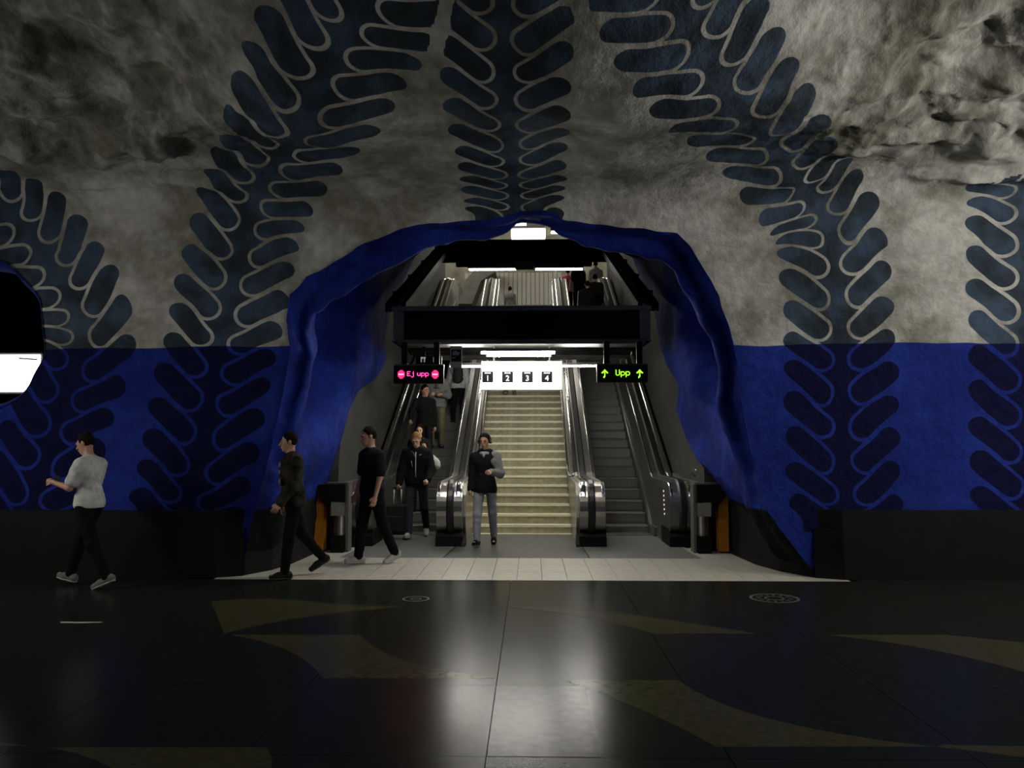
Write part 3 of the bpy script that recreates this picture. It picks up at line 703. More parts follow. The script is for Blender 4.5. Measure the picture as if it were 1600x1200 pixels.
# LED signs
FONT = {'E': ['11111','10000','10000','11110','10000','10000','11111','00000','00000'], 'j': ['0001','0000','0011','0001','0001','0001','0001','1001','0110'],
        'u': ['00000','00000','10001','10001','10001','10011','01101','00000','00000'], 'p': ['00000','00000','11110','10001','10001','10001','11110','10000','10000'],
        'U': ['10001','10001','10001','10001','10001','10001','01110','00000','00000'], ' ': ['000']*9}
ARROW = ['0001000','0011100','0111110','1101011','0001000','0001000','0001000','0011000','0010000']
DISC = ['0011100','0111110','1111111','1111111','1111111','1111111','1111111','0111110','0011100']
def dots(name, rows, cx, cz, pitch, m, parent, y=14.285, fill=.92):
    w, h = len(rows[0]), len(rows); mb = MB(); d = pitch*fill/2
    for r, row in enumerate(rows):
        for c, ch in enumerate(row):
            if ch == '1':
                x = cx + (c - (w-1)/2)*pitch; z = cz - (r - (h-1)/2)*pitch; mb.box(x-d, x+d, y-.004, y, z-d, z+d)
    o = mb.build(name, m, parent)
    if name == 'lettering': o['kind'] = 'stuff'
    return o
def glyphs(s): return [ '0'.join(FONT[c][r] for c in s) for r in range(9)]
def led_sign(lab, px0, px1, py0, py1):
    a = at_y(px0, py1, 14.3); b = at_y(px1, py0, 14.3)
    G = thing('led_sign', lab, 'sign', ((a[0]+b[0])/2, 14.36, a[2]), 'LED signs over the escalators')
    box('housing', BLACK, (a[0], b[0], 14.3, 14.45, a[2], b[2]), G, .006)
    box('screen', M('led_screen', (.004, .004, .004), .25), (a[0]+.02, b[0]-.02, 14.29, 14.302, a[2]+.03, b[2]-.03), G)
    box('top_rail', GREYP, (a[0]-.0, b[0]+.0, 14.33, 14.42, b[2], b[2]+.025), G)
    for t in (.2, .85):
        x = a[0]+(b[0]-a[0])*t; box('hanger', BLACK, (x-.05, x+.05, 14.36, 14.44, b[2]+.02, 3.42), G)
    return G
G = led_sign('black LED sign showing red Ej upp between two no-entry discs', 615, 693, 571, 599)
for px in (627, 680):
    p = at_y(px, 585, 14.29); D = dots('no_entry_disc', DISC, p[0], p[2], .0165, LEDR, G); dots('bar', ['11111'], p[0], p[2], .018, LEDP, D, 14.280)
p = at_y(653, 585, 14.29); dots('lettering', glyphs('Ej upp'), p[0], p[2], .0118, M('red_led_text', (.2, 0, .05), .5, emit=((1, .05, .30), 3.2)), G).data.materials[0].cycles.emission_sampling = 'NONE'
G2 = led_sign('black LED sign showing green Upp between two up arrows', 933, 1012, 570, 597)
for px in (945, 999.5):
    p = at_y(px, 584, 14.29); dots('arrow', ARROW, p[0], p[2], .0165, LEDG, G2)
p = at_y(973, 583.5, 14.29); dots('lettering', glyphs('Upp'), p[0], p[2], .0145, LEDG, G2)
# clock-like panel, pictogram board
p0, p1 = at_y(650, 569, 14.9), at_y(690, 556, 14.9)
G = thing('display_box', 'small black display box with pale marks above the red sign', 'display', ((p0[0]+p1[0])/2, 14.95, p0[2]))
box('housing', BLACK, (p0[0], p1[0], 14.9, 15.0, p0[2], p1[2]), G)
mb = MB()
for px, w in ((660, .03), (664, .02), (680, .035), (685, .03)):
    p = at_y(px, 562, 14.89); mb.box(p[0]-w, p[0]-w+.02, 14.89, 14.9, p[2]-.045, p[2]+.045); mb.box(p[0]-w, p[0]+w*.6, 14.89, 14.9, p[2]+.02, p[2]+.05)
mb.build('marks', M('dim_marks', (.3, .3, .3), .5, emit=((.9, .95, 1), .22)), G)['kind'] = 'stuff'
box('hanger', BLACK, (p0[0]+.1, p0[0]+.16, 14.93, 14.98, p1[2], 3.42), G)
p0, p1 = at_y(703.5, 574, 14.35), at_y(722, 541, 14.35)
G = thing('pictogram_board', 'narrow board with black pictogram panel between the red sign and number sign', 'sign', ((p0[0]+p1[0])/2, 14.36, p0[2]))
box('board', M('board_grey', (.30, .30, .28), .5), (p0[0], p1[0], 14.35, 14.37, p0[2], p1[2]), G)
q0, q1 = at_y(705, 565, 14.34), at_y(720.5, 546, 14.34); box('panel', BLACK, (q0[0], q1[0], 14.342, 14.35, q0[2], q1[2]), G)
c = at_y(712, 553, 14.33); mb = MB().box(c[0]-.055, c[0]+.06, 14.336, 14.342, c[2]-.02, c[2]+.035).box(c[0]-.04, c[0]+.02, 14.336, 14.342, c[2]+.035, c[2]+.055).box(c[0]-.075, c[0]-.01, 14.336, 14.342, c[2]-.075, c[2]-.06).box(c[0]-.02, c[0]-.005, 14.336, 14.342, c[2]-.06, c[2]-.045)
mb.build('pictogram', M('pictogram_grey', (.25, .25, .25), .5), G)
# assumed downlights, unseen behind the arch rim, added to light landing and people
for xa, lab in ((-1.45, 'assumed louvred fluorescent downlight, unseen behind the arch rim, left of centre'), (.45, 'assumed louvred fluorescent downlight, unseen behind the arch rim, right of centre')):
    xb = xa + 1.0; y, z = 11.62, 4.74; L = thing('assumed_arch_lamp', lab, 'lamp', ((xa+xb)/2, y, z), 'assumed downlights behind the arch rim')
    MB().tube([(xa+.02, y, z), (xb-.02, y, z)], .028, 10).build('tube', M('assumed_arch_tube', (.9, .9, .9), .5, emit=((1, .95, .84), ASSUMED_ARCH_E)), L)
    MB().prism_x([(y-.10, z-.09), (y-.09, z-.09), (y-.06, z+.045), (y+.06, z+.045), (y+.09, z-.09), (y+.10, z-.09), (y+.075, z+.06), (y-.075, z+.06)], xa, xb).build('trough', GREYP, L)
    for k in range(9): box('louvre', GREYP, (xa+.125*k-.003, xa+.125*k+.003, y-.085, y+.085, z-.09, z-.035), L)
    for x in (xa+.2, xb-.2): MB().tube([(x, y, z+.05), (x, y, z+.45)], .008, 6).build('hanger_rod', GREYP, L)
# sloping black frame from the beam up to the second beam
FR = thing('sloping_frame', 'black sloping steel frame rising from the beam into the shaft', 'frame', (0, 14.9, 4.08))
def slopebar(x, w, y0, z0, y1, z1, t):
    return MB().prism_x([(y0, z0), (y1, z1), (y1, z1+t), (y0, z0+t)], x-w/2, x+w/2)
for s in (-1, 1):
    xx_ = -2.33 if s < 0 else 2.33
    for dx, w in ((0, .13), (-s*.24, .09), (s*.14, .05)):
        slopebar(xx_+dx*.8, w, 14.8, 4.02, 22.2, 6.75, .16).build('side_bar', BLACK, FR)
    for y in (16.2, 18.2, 20.4): box('cross_tie', BLACK, (min(xx_-.24, xx_+.24), max(xx_-.24, xx_+.24), y, y+.08, 4.06 + (y-14.8)*.369, 4.14 + (y-14.8)*.369), FR)
B2 = thing('upper_beam', 'black upper beam across the shaft above the two tubes', 'beam', (0, 22.1, 6.5))
box('front', BLACK, (-2.42, 2.40, 22.0, 22.3, 6.55, 7.12), B2)
box('lamp_bar', BLACK, (-1.85, 1.82, 22.05, 22.25, 6.42, 6.55), B2)
box('junction_box', GREYP, (-.25, .26, 22.0, 22.06, 6.30, 6.54), B2)
for nm, a, b, lab in (('l', 733, 806, 'left fluorescent tube beneath the upper black beam'), ('r', 837, 910, 'right fluorescent tube beneath the upper black beam')):
    pa, pb = at_y(a, 416, 22.1), at_y(b, 416, 22.1); lamp('tube_lamp', lab, pa[0], pb[0], 22.1, min(pa[2]-.02, 6.32), UPT, .024, BLACK)

# ================================================================== UPPER HALL
struct(box('floor_upper', M('upper_floor', (.16, .155, .14), .4, noise=.15), (-9, 9, YT, 46, ZT-.3, ZT)))
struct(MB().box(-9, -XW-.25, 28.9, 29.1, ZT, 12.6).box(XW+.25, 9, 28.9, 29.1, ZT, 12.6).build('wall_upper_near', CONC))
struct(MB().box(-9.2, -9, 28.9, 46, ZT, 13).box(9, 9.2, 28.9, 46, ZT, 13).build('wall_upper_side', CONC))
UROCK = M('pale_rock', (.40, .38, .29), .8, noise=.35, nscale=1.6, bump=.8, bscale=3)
xx, zz = np.meshgrid(np.linspace(-9, 9, 70), np.linspace(ZT, 13, 36)); P = np.stack([xx, np.full(xx.shape, 41.0), zz], -1)
P[..., 1] -= .9*fbm(P*.6, 4) + np.clip((zz-8.6)*.9, 0, 3); g = np.arange(xx.size).reshape(xx.shape)
q = np.stack([g[:-1,:-1].ravel(), g[:-1,1:].ravel(), g[1:,1:].ravel(), g[1:,:-1].ravel()], 1)
struct(link('wall_upper_far', np_mesh('upper_rock', P.reshape(-1,3), q), UROCK))
xx, yy = np.meshgrid(np.linspace(-9, 9, 60), np.linspace(28, 42, 50)); P = np.stack([xx, yy, np.full(xx.shape, 10.6)], -1); P[..., 2] += .9*fbm(P*.7 + 8, 4)
g = np.arange(xx.size).reshape(xx.shape); q = np.stack([g[:-1,:-1].ravel(), g[:-1,1:].ravel(), g[1:,1:].ravel(), g[1:,:-1].ravel()], 1)
struct(link('ceiling_upper', np_mesh('upper_roof', P.reshape(-1,3), q), UROCK))
PW = thing('panel_wall', 'grey wall of upright ribbed panels at the top of the stairs', 'wall panelling', (0, 38, ZT))
src = None; PANEL = M('ribbed_panel', (.27, .26, .23), .6, noise=.08)
for k in range(22):
    x0 = -2.9 + .205*k
    if src is None: src = MB().prism_z([(x0, 38.06), (x0+.015, 38), (x0+.185, 38), (x0+.2, 38.06)], ZT, 9.5).build('panel', PANEL, PW)
    else: o = bpy.data.objects.new('panel', src.data); COL.objects.link(o); o.parent = PW; o.location = (.205*k, 0, 0)
# dark rock spur left of the panels
pts = [at_y(*p, 36.5) for p in ((716,476),(724,458),(720,446),(742,424),(772,420),(775,426),(752,440),(738,476))]
mb = MB().prism_y([(p[0], max(p[2], ZT)) for p in pts], 36.3, 37.8); o = mb.build('rock_spur', M('dark_rock', (.055, .052, .045), .9, noise=.3, nscale=3, bump=.5, bscale=6)); tag(o, 'dark slanting rock spur left of the ribbed panels', 'rock')
for nm, pxs, pys, y, lab in (('a', (796, 822), (348, 355), 31, 'upper bright ceiling light panel glimpsed over the black beam'), ('b', (799, 852), (357, 371), 29, 'lower larger bright ceiling light panel glimpsed over the black beam')):
    a, b = at_y(pxs[0], pys[1], y), at_y(pxs[1], pys[0], y); L = thing('ceiling_light', lab, 'lamp', ((a[0]+b[0])/2, y, b[2]))
    MB().prism_x([(y, a[2]), (y, b[2]), (y+.5, b[2]+.12), (y+.5, a[2]+.05)], a[0], b[0]).build('diffuser', M('panel_light', (.9, .9, .9), .5, emit=((1, .98, .92), 7.0)), L)
    MB().prism_x([(y+.06, b[2]+.02), (y+.5, b[2]+.13), (y+.5, b[2]+.2), (y+.06, b[2]+.12)], a[0]+.03, b[0]-.03).build('housing', GREYP, L)
for x, lab in ((-3.2, 'assumed long ceiling tube, unseen in the upper hall, left'), (3.4, 'assumed long ceiling tube, unseen in the upper hall, right')):  # assumed tubes, not in view, added to light the upper hall
    lamp('assumed_hall_lamp', lab, x-1.2, x+1.2, 33.5, 9.6, M('assumed_hall_tube', (.9, .9, .9), .5, emit=((1, .96, .85), 120.0)), .06)

# ================================================================== ASSUMED HALL LAMPS (added outside the view, left and right)
for x, y0_, y1_, z, st, nm, lab in ((8.1, 3.0, 8.9, 4.4, ASSUMED_TUBE_R, 'r', 'assumed long pendant fluorescent lamp along the right side of the hall, out of view'),
                                    (-8.0, 4.4, 8.8, 2.7, ASSUMED_TUBE_L, 'l', 'assumed long pendant fluorescent lamp along the left side of the hall, out of view')):
    L = thing('assumed_pendant_lamp', lab, 'lamp', (x, 7, z), 'assumed pendant lamps of the hall')
    MB().tube([(x, y0_+.1, z), (x, y1_-.1, z)], .045, 10).build('tube', M('assumed_pendant_tube_' + nm, (.9, .9, .9), .5, emit=((1, .975, .915), st)), L)
    MB().prism_y([(x-.05, z+.055), (x+.05, z+.055), (x+.035, z+.12), (x-.035, z+.12)], y0_, y1_).build('housing', GREYP, L)
    for y in (y0_+.8, y1_-.8): MB().tube([(x, y, z+.1), (x, y, z+3.0)], .012, 6).build('hanger_rod', GREYP, L)
# light-box glimpsed through the round passage
a, b = at_y(-60, 612, 12.6), at_y(62, 554, 12.6)
L = thing('light_box', 'bright white light box seen through the round opening at left', 'lamp', ((a[0]+b[0])/2, 12.7, a[2]))
box('face', M('lightbox_face', (.9, .9, .9), .5, emit=((1, 1, .97), 4.0)), (a[0], b[0], 12.6, 12.63, a[2], b[2]), L)
box('case', GREYP, (a[0]-.03, b[0]+.03, 12.63, 12.8, a[2]-.03, b[2]+.03), L)
MB().tube([(b[0]-.3, 12.57, b[2]-.06), (b[0]-.02, 12.57, b[2]-.08)], .012, 6).build('lip', GREYP, L)
# ================================================================== PEOPLE
class SDF:
    def __init__(s, lo, hi, h):
        s.lo = np.array(lo, float); s.h = h; s.n = np.ceil((np.array(hi) - s.lo)/h).astype(int) + 1
        s.g = np.full(s.n, 1.0, np.float32)
        s.ax = [s.lo[i] + h*np.arange(s.n[i]) for i in range(3)]
    def reg(s, lo, hi):
        a = np.clip(((np.array(lo) - s.lo)/s.h).astype(int), 0, s.n - 1); b = np.clip(((np.array(hi) - s.lo)/s.h).astype(int) + 2, 1, s.n)
        return tuple(slice(x, y) for x, y in zip(a, b))
    def pts(s, r): return np.stack(np.meshgrid(*[s.ax[i][r[i]] for i in range(3)], indexing='ij'), -1)
    def uni(s, r, d, k):
        o = s.g[r]; h = np.maximum(k - np.abs(o - d), 0)/k; s.g[r] = np.minimum(o, d) - h*h*k*.25
    def cone(s, a, b, r1, r2, k=.03, sy=1.0):
        a, b = np.array(a, float), np.array(b, float); m = max(r1, r2)*max(1, sy) + k + 3*s.h
        r = s.reg(np.minimum(a, b) - m, np.maximum(a, b) + m); P = s.pts(r)
        S_ = np.array([1, 1/sy, 1]); pa = (P - a)*S_; ba = (b - a)*S_
        h = np.clip((pa @ ba)/max(ba @ ba, 1e-9), 0, 1); d = np.linalg.norm(pa - h[..., None]*ba, axis=-1) - (r1 + (r2 - r1)*h)
        s.uni(r, (d*min(1, sy)).astype(np.float32), k); return s
    def ell(s, c, rad, R=None, k=.02):
        c = np.array(c, float); rad = np.array(rad, float); m = rad.max() + k + 3*s.h; r = s.reg(c - m, c + m); q = s.pts(r) - c
        if R is not None: q = q @ R
        k0 = np.linalg.norm(q/rad, axis=-1); k1 = np.linalg.norm(q/rad**2, axis=-1) + 1e-9
        s.uni(r, (k0*(k0 - 1)/k1).astype(np.float32), k); return s
    def cutp(s, p, n):                       # remove the half space n.(x-p) > 0
        n = np.array(n, float); n /= np.linalg.norm(n); r = tuple(slice(0, x) for x in s.n)
        d = s.pts(r) @ n - np.dot(p, n); s.g = np.maximum(s.g, d.astype(np.float32)); return s
    def folds(s, amp, sc, seed):
        m = np.abs(s.g) < .05
        idx = np.argwhere(m); P = s.lo + idx*s.h
        s.g[m] += (amp*perlin(P*np.array([sc, sc, sc*1.6]) + seed)).astype(np.float32); return s
    def mesh(s, name):
        g = s.g; c = [(i, j, k) for i in (0, 1) for j in (0, 1) for k in (0, 1)]; sg = g < 0
        n = s.n; cnt = sum(sg[i:n[0]-1+i, j:n[1]-1+j, k:n[2]-1+k].astype(np.int8) for i, j, k in c)
        mask = (cnt > 0) & (cnt < 8); cells = np.argwhere(mask); ids = np.full(mask.shape, -1, np.int64); ids[mask] = np.arange(len(cells))
        V = np.stack([g[cells[:, 0]+i, cells[:, 1]+j, cells[:, 2]+k] for i, j, k in c], 1); acc = np.zeros((len(cells), 3)); num = np.zeros(len(cells))
        for x in range(8):
            for y in range(x+1, 8):
                if sum(abs(a-b) for a, b in zip(c[x], c[y])) != 1: continue
                m = (V[:, x] < 0) != (V[:, y] < 0); t = V[m, x]/(V[m, x] - V[m, y])
                acc[m] += np.array(c[x]) + t[:, None]*(np.array(c[y]) - np.array(c[x])); num[m] += 1
        P = s.lo + (cells + acc/num[:, None])*s.h; Q = []
        for ax in range(3):
            sl0 = [slice(None)]*3; sl1 = [slice(None)]*3; sl0[ax] = slice(0, -1); sl1[ax] = slice(1, None)
            e = np.argwhere(sg[tuple(sl0)] != sg[tuple(sl1)]); b, d = (ax+1) % 3, (ax+2) % 3
            e = e[(e[:, b] > 0) & (e[:, d] > 0) & (e[:, b] < n[b]-1) & (e[:, d] < n[d]-1)]
            if not len(e): continue
            def cid(db, dd):
                f = e.copy(); f[:, b] -= db; f[:, d] -= dd; return ids[f[:, 0], f[:, 1], f[:, 2]]
            q = np.stack([cid(1, 1), cid(0, 1), cid(0, 0), cid(1, 0)], 1); fl_ = ~sg[e[:, 0], e[:, 1], e[:, 2]]
            q[fl_] = q[fl_][:, ::-1]; Q.append(q)
        Q = np.concatenate(Q); Q = Q[(Q >= 0).all(1)]
        return np_mesh(name, P, Q)
SKIN = {'a': (.52, .28, .19), 'b': (.48, .25, .16), 'c': (.62, .36, .25)}
def rmat(yaw, pitch):
    return np.array(Matrix.Rotation(math.radians(yaw), 3, 'Z') @ Matrix.Rotation(math.radians(pitch), 3, 'X'))
def rd(a): return math.radians(a)
def person(label, loc, face, H=1.78, skin='a', top=(.02,.02,.02), bottom=(.02,.02,.025), shoes=(.02,.02,.02), hair=(.01,.008,.006),
           legs=((8, 5), (-8, 12)), arms=((5, 6, 12, 0), (5, 6, 12, 0)), head=(0, 0), lean=0, sleeve='long', top_len=.0, loose=.02,
           long_hair=False, h=.010, female=False, hood=False, group=None, grip=(0, 0), z=None, extra=None, pant_w=1.0, back_collar=False):
    """legs: (hip pitch, knee bend) for the person's right then left; arms: (pitch, abduct, elbow, inward) likewise"""
    s = H/1.8; J = {}
    hz = .93*s; hipw = .095*s; shw = (.158 if female else .180)*s
    ln = math.sin(rd(lean)); 
    J['pel'] = np.array([0, 0, hz]); J['chest'] = np.array([0, -ln*.36*s, hz + .36*s]); J['neck'] = np.array([0, -ln*.54*s + .005, hz + .545*s])
    R = rmat(head[0], head[1]); J['head'] = J['neck'] + np.array([0, -ln*.1*s, .05*s]) + R @ np.array([0, -.015, .115])*s
    for i, sd in ((0, -1), (1, 1)):
        p, b = legs[i]; hp = J['pel'] + np.array([sd*hipw, 0, -.03*s]); J['hip%d' % i] = hp
        kn = hp + .435*s*np.array([sd*.03, -math.sin(rd(p)), -math.cos(rd(p))]); an = kn + .42*s*np.array([0, -math.sin(rd(p-b)), -math.cos(rd(p-b))])
        J['knee%d' % i], J['ank%d' % i] = kn, an
        fp = rd(max(-55, min(18, (p-b)))) if b > 20 or p < -10 else rd(min(14, max(0, p*.5)))
        if p - b < -12: fp = rd((p-b)*.75)
        J['fp%d' % i] = fp
        toe = np.array([sd*.12, -math.cos(fp), math.sin(fp)]); toe /= np.linalg.norm(toe); J['toe%d' % i] = an + toe*.165*s + np.array([0, 0, -.055*s]); J['heel%d' % i] = an - toe*.055*s + np.array([0, 0, -.048*s])
        a, ab, el, iw = arms[i]; sh = J['chest'] + np.array([sd*shw*.97, .01, .096*s]); J['sh%d' % i] = sh
        d1 = np.array([sd*math.sin(rd(ab)), -math.sin(rd(a))*math.cos(rd(ab)), -math.cos(rd(a))*math.cos(rd(ab))]); e = sh + .285*s*d1
        d2 = np.array([-sd*math.sin(rd(iw)) + sd*math.sin(rd(ab))*.4, -math.sin(rd(a+el)), -math.cos(rd(a+el))*1.0]); d2 /= np.linalg.norm(d2)
        J['el%d' % i], J['wr%d' % i], J['fd%d' % i] = e, e + .25*s*d2, d2
    low = min(min(J['toe%d' % i][2] for i in (0, 1)) - .028*s, min(J['heel%d' % i][2] for i in (0, 1)) - .034*s)
    for k in J:
        if isinstance(J[k], np.ndarray) and not k.startswith('fd'): J[k] = J[k] - np.array([0, 0, low])
    allp = np.array([v for k, v in J.items() if isinstance(v, np.ndarray) and not k.startswith('fd')]); lo, hi = allp.min(0) - .2, allp.max(0) + .26
    lo[2] = -.02
    # ---- body
    B = SDF(lo, hi, h); hd = J['head']
    def HP(x, y, zz): return hd + R @ (np.array([x, y, zz])*s)
    B.ell(HP(0, .012, .032), np.array([.073, .092, .098])*s, R, .02)
    B.cone(HP(0, -.035, -.02), HP(0, -.055, -.085), .058*s, .036*s, .03)
    B.cone(HP(0, -.088, .012), HP(0, -.112, -.030), .010*s, .015*s, .012)
    B.cone(HP(-.035, -.082, .022), HP(.035, -.082, .022), .013*s, .013*s, .012)
    B.cone(HP(-.018, -.092, -.062), HP(.018, -.092, -.062), .010*s, .010*s, .01)
    for sd in (-1, 1): B.ell(HP(sd*.074, .012, .0), np.array([.011, .021, .032])*s, R, .008)
    B.cone(J['neck'] - [0, 0, .05*s], HP(0, .02, -.05), .056*s, .050*s, .03)
    B.cone(J['pel'] - [.05*s, 0, 0], J['pel'] + [.05*s, 0, 0], .085*s, .085*s, .04, .85)
    B.cone(J['pel'], J['chest'], .095*s, .12*s, .06, .78)
    B.cone(J['chest'] - [.07*s, 0, -.03*s], J['chest'] + [.07*s, 0, .03*s], .125*s, .125*s, .06, .8)
    for i, sd in ((0, -1), (1, 1)): B.cone(J['neck'] + [sd*.015, 0, -.030*s], J['sh%d' % i] - [sd*.02, 0, .004], .052*s, .050*s, .05)
    for i, sd in ((0, -1), (1, 1)):
        B.cone(J['sh%d' % i], J['el%d' % i], .050*s, .039*s, .03); B.cone(J['el%d' % i], J['wr%d' % i], .040*s, .026*s, .02)
        w, f = J['wr%d' % i], J['fd%d' % i]; side = np.cross(f, [0, -1.0, 0]) if abs(f[1]) < .8 else np.cross(f, [0, 0, 1.0]); side /= np.linalg.norm(side); up_ = np.cross(side, f)
        across = np.array([0, -1.0, 0]) - f*(-f[1]); across = across/np.linalg.norm(across) if np.linalg.norm(across) > .3 else side
        nrm_ = np.cross(f, across); nrm_ = nrm_ if nrm_[0]*sd < 0 else -nrm_
        pc = w + f*.05*s
        B.cone(w, w + f*.075*s, .024*s, .030*s, .015); B.cone(pc - across*.02*s, pc + f*.02*s + across*.022*s, .019*s, .019*s, .012)
        g_ = grip[i]
        for q, (off, L) in enumerate(((-.031, .062), (-.011, .074), (.010, .080), (.031, .072))):
            r0_ = w + f*.085*s + across*off*s; bend = rd(25 + 60*g_); m_ = r0_ + (f*math.cos(bend) + nrm_*math.sin(bend))*L*.5*s; b2 = bend*2.0
            t_ = m_ + (f*math.cos(b2) + nrm_*math.sin(b2))*L*.5*s
            B.cone(r0_, m_, .0095*s, .009*s, .006); B.cone(m_, t_, .009*s, .0075*s, .005)
        t0_ = w + f*.03*s + across*.028*s; t1_ = t0_ + (f*.7 + across*.6 + nrm_*.3)*.04*s; B.cone(t0_, t1_, .012*s, .011*s, .01); B.cone(t1_, t1_ + (f*.8 + nrm_*.5*(.4+g_))*.03*s, .011*s, .009*s, .006)
        B.cone(J['hip%d' % i], J['knee%d' % i], .070*s, .048*s, .04); B.cone(J['knee%d' % i], J['ank%d' % i], .048*s, .034*s, .03)
        B.cone(J['heel%d' % i] + [0, 0, .01], J['toe%d' % i] + [0, 0, .01], .030*s, .026*s, .02)
    body = link('person', B.mesh('body'), M('skin_' + skin, SKIN[skin], .55, noise=.06, nscale=14))
    tag(body, label, 'person', group); body.location = loc; body.rotation_euler = (0, 0, rd(face))
    # ---- garments
    tm = M('cloth_%.3f_%.3f_%.3f' % top, top, .9, noise=.22, nscale=16, bump=.25, bscale=50, spec=.12) if not isinstance(top, bpy.types.Material) else top
    bm_ = M('cloth_%.3f_%.3f_%.3f' % bottom, bottom, .9, noise=.22, nscale=12, bump=.25, bscale=60, spec=.12)
    L = loose*s
    G = SDF(lo, hi, h)
    hem = J['pel'] + np.array([0, 0, (-.02 - top_len)*s])
    G.cone(hem, J['pel'] + [0, 0, .05*s], .136*s + L, .130*s + L, .05, .82); G.cone(hem - [.05*s, 0, 0], hem + [.05*s, 0, 0], .120*s + L, .120*s + L, .05, .90)
    G.cone(J['pel'], J['chest'], .122*s + L, .136*s + L, .06, .80); G.cone(J['chest'] - [.07*s, 0, -.03*s], J['chest'] + [.07*s, 0, .03*s], .125*s + L, .125*s + L, .06, .82)
    for i, sd in ((0, -1), (1, 1)): G.cone(J['neck'] + [sd*.02, 0, -.035*s], J['sh%d' % i] - [sd*.02, 0, .004], .054*s + L*.3, .054*s + L*.6, .05)
    G.cone(J['chest'] + [0, 0, .1*s], J['neck'] + [0, .005, -.045*s], .10*s, .068*s, .05)
    for i in (0, 1):
        a, b, c = J['sh%d' % i], J['el%d' % i], J['wr%d' % i]
        if sleeve == 'long':
            G.cone(a, b, .055*s + L, .045*s + L*.9, .04); G.cone(b, c - J['fd%d' % i]*.01, .046*s + L*.9, .033*s + L*.7, .03)
        else:
            G.cone(a, a + (b - a)*.72, .055*s + L, .054*s + L, .04)
    if hood or back_collar:
        n_ = J['neck']; G.cone(n_ + [-.07*s, .05*s, -.01*s], n_ + [.07*s, .05*s, -.01*s], .05*s, .05*s, .05); G.cone(n_ + [-.075*s, .0, .0], n_ + [.075*s, .0, 0], .035*s, .035*s, .06)
    # flat hem
    r_ = G.reg(hem + np.array([-.26, -.26, -.3]), hem + np.array([.26, .26, .02])); P = G.pts(r_); below = hem[2] - .06*s - P[..., 2]
    near_t = (np.abs(P[..., 0]) < .165*s + L) | (P[..., 2] < hem[2] - .3)
    if sleeve == 'short' or all(J['wr%d' % i][2] > hem[2] for i in (0, 1)): near_t |= True
    G.g[r_] = np.where(near_t, np.maximum(G.g[r_], below.astype(np.float32)), G.g[r_])
    G.folds(.011, 9, 3.1 + H)
    shirt = link('top', G.mesh('top'), tm, body)
    G = SDF(lo, hi, h); lw = .018*s
    G.cone(J['pel'] - [.052*s, 0, 0], J['pel'] + [.055*s, 0, 0], .118*s, .118*s, .05, .88)
    for i in (0, 1):
        a, b, c = J['hip%d' % i], J['knee%d' % i], J['ank%d' % i]; 
        G.cone(a, b, .094*s*pant_w, .064*s*pant_w + .006, .05); G.cone(b, c + (b - c)*.02, .066*s*pant_w + .004, .056*s*pant_w, .03)
    G.cutp(J['pel'] + [0, 0, .015], (0, 0, 1)); G.folds(.010, 10, 8.2 + H)
    link('trousers', G.mesh('trousers'), bm_, body)
    sm_ = M('shoe_%.3f_%.3f_%.3f' % shoes, shoes, .7, noise=.12, nscale=20, spec=.12); so_ = M('sole_pale', (.35, .35, .33), .6) if max(shoes) > .1 else M('sole_dark', (.02, .02, .02), .6)
    for i in (0, 1):
        hl, to = J['heel%d' % i], J['toe%d' % i]; an = J['ank%d' % i]; G = SDF(np.minimum(hl, np.minimum(to, an)) - .09, np.maximum(hl, np.maximum(to, an)) + .09, min(h, .010))
        mid = hl*.4 + to*.6; f = (to - hl)/np.linalg.norm(to - hl)
        G.cone(hl + [0, 0, .012*s], mid + [0, 0, .006*s], .040*s, .043*s, .03); G.cone(mid + [0, 0, .004*s], to, .043*s, .032*s, .03); G.cone(hl + [0, 0, .01], an + [0, .005, .01], .038*s, .042*s, .03)
        upn = np.array([0, -f[2], 0]) ; nn_ = np.cross([1.0, 0, 0], f); nn_ = nn_ if nn_[2] < 0 else -nn_
        G.cutp(hl + nn_*.033*s, nn_)
        sh_ = link('shoe', G.mesh('shoe'), sm_, body)
        G = SDF(np.minimum(hl, to) - .08, np.maximum(hl, to) + .08, .008); G.cone(hl + nn_*.016*s, to + nn_*.016*s - f*.01, .041*s, .036*s, .02); G.cone(mid + nn_*.016*s, mid + nn_*.016*s + f*.02, .046*s, .045*s, .03)
        G.cutp(hl + nn_*.034*s, nn_); G.cutp(hl + nn_*.014*s, -nn_); link('sole', G.mesh('sole'), so_, sh_)
    # ---- hair
    if hair is not None:
        G = SDF(hd - .24*s - (.28*s if long_hair else 0), hd + .22*s, min(h, .009)); G.ell(HP(0, .016, .036), np.array([.079, .098, .104])*s, R, .01)
        G.cutp(HP(0, -.066, .074), R @ np.array([0, -.78, -.62]))
        if long_hair:
            for sd in (-1, 1): G.cone(HP(sd*.066, .02, .03), HP(sd*.082, .02, -.17), .030*s, .026*s, .03)
            G.cone(HP(0, .07, .02), HP(0, .085, -.20), .065*s, .06*s, .03)
        else:
            for sd in (-1, 1): G.cone(HP(sd*.066, -.012, .03), HP(sd*.070, -.010, -.008), .012*s, .008*s, .012)
        G.folds(.008, 34, 1.7)
        link('hair', G.mesh('hair'), M('hair_%.3f_%.3f_%.3f' % hair, hair, .8, noise=.35, nscale=40, stretch=(3, 3, 1), spec=.08), body)
    # ---- face
    EYE = M('eye_dark', (.012, .010, .010), .3); LIP = M('lip_' + skin, tuple(np.array(SKIN[skin])*np.array([.62, .42, .45])), .5)
    def blob(nm, c, rad, m):
        G = SDF(c - .045, c + .045, .0042 if h < .012 else .006); G.ell(c, np.array(rad)*s, R, .004); return link(nm, G.mesh(nm), m, body)
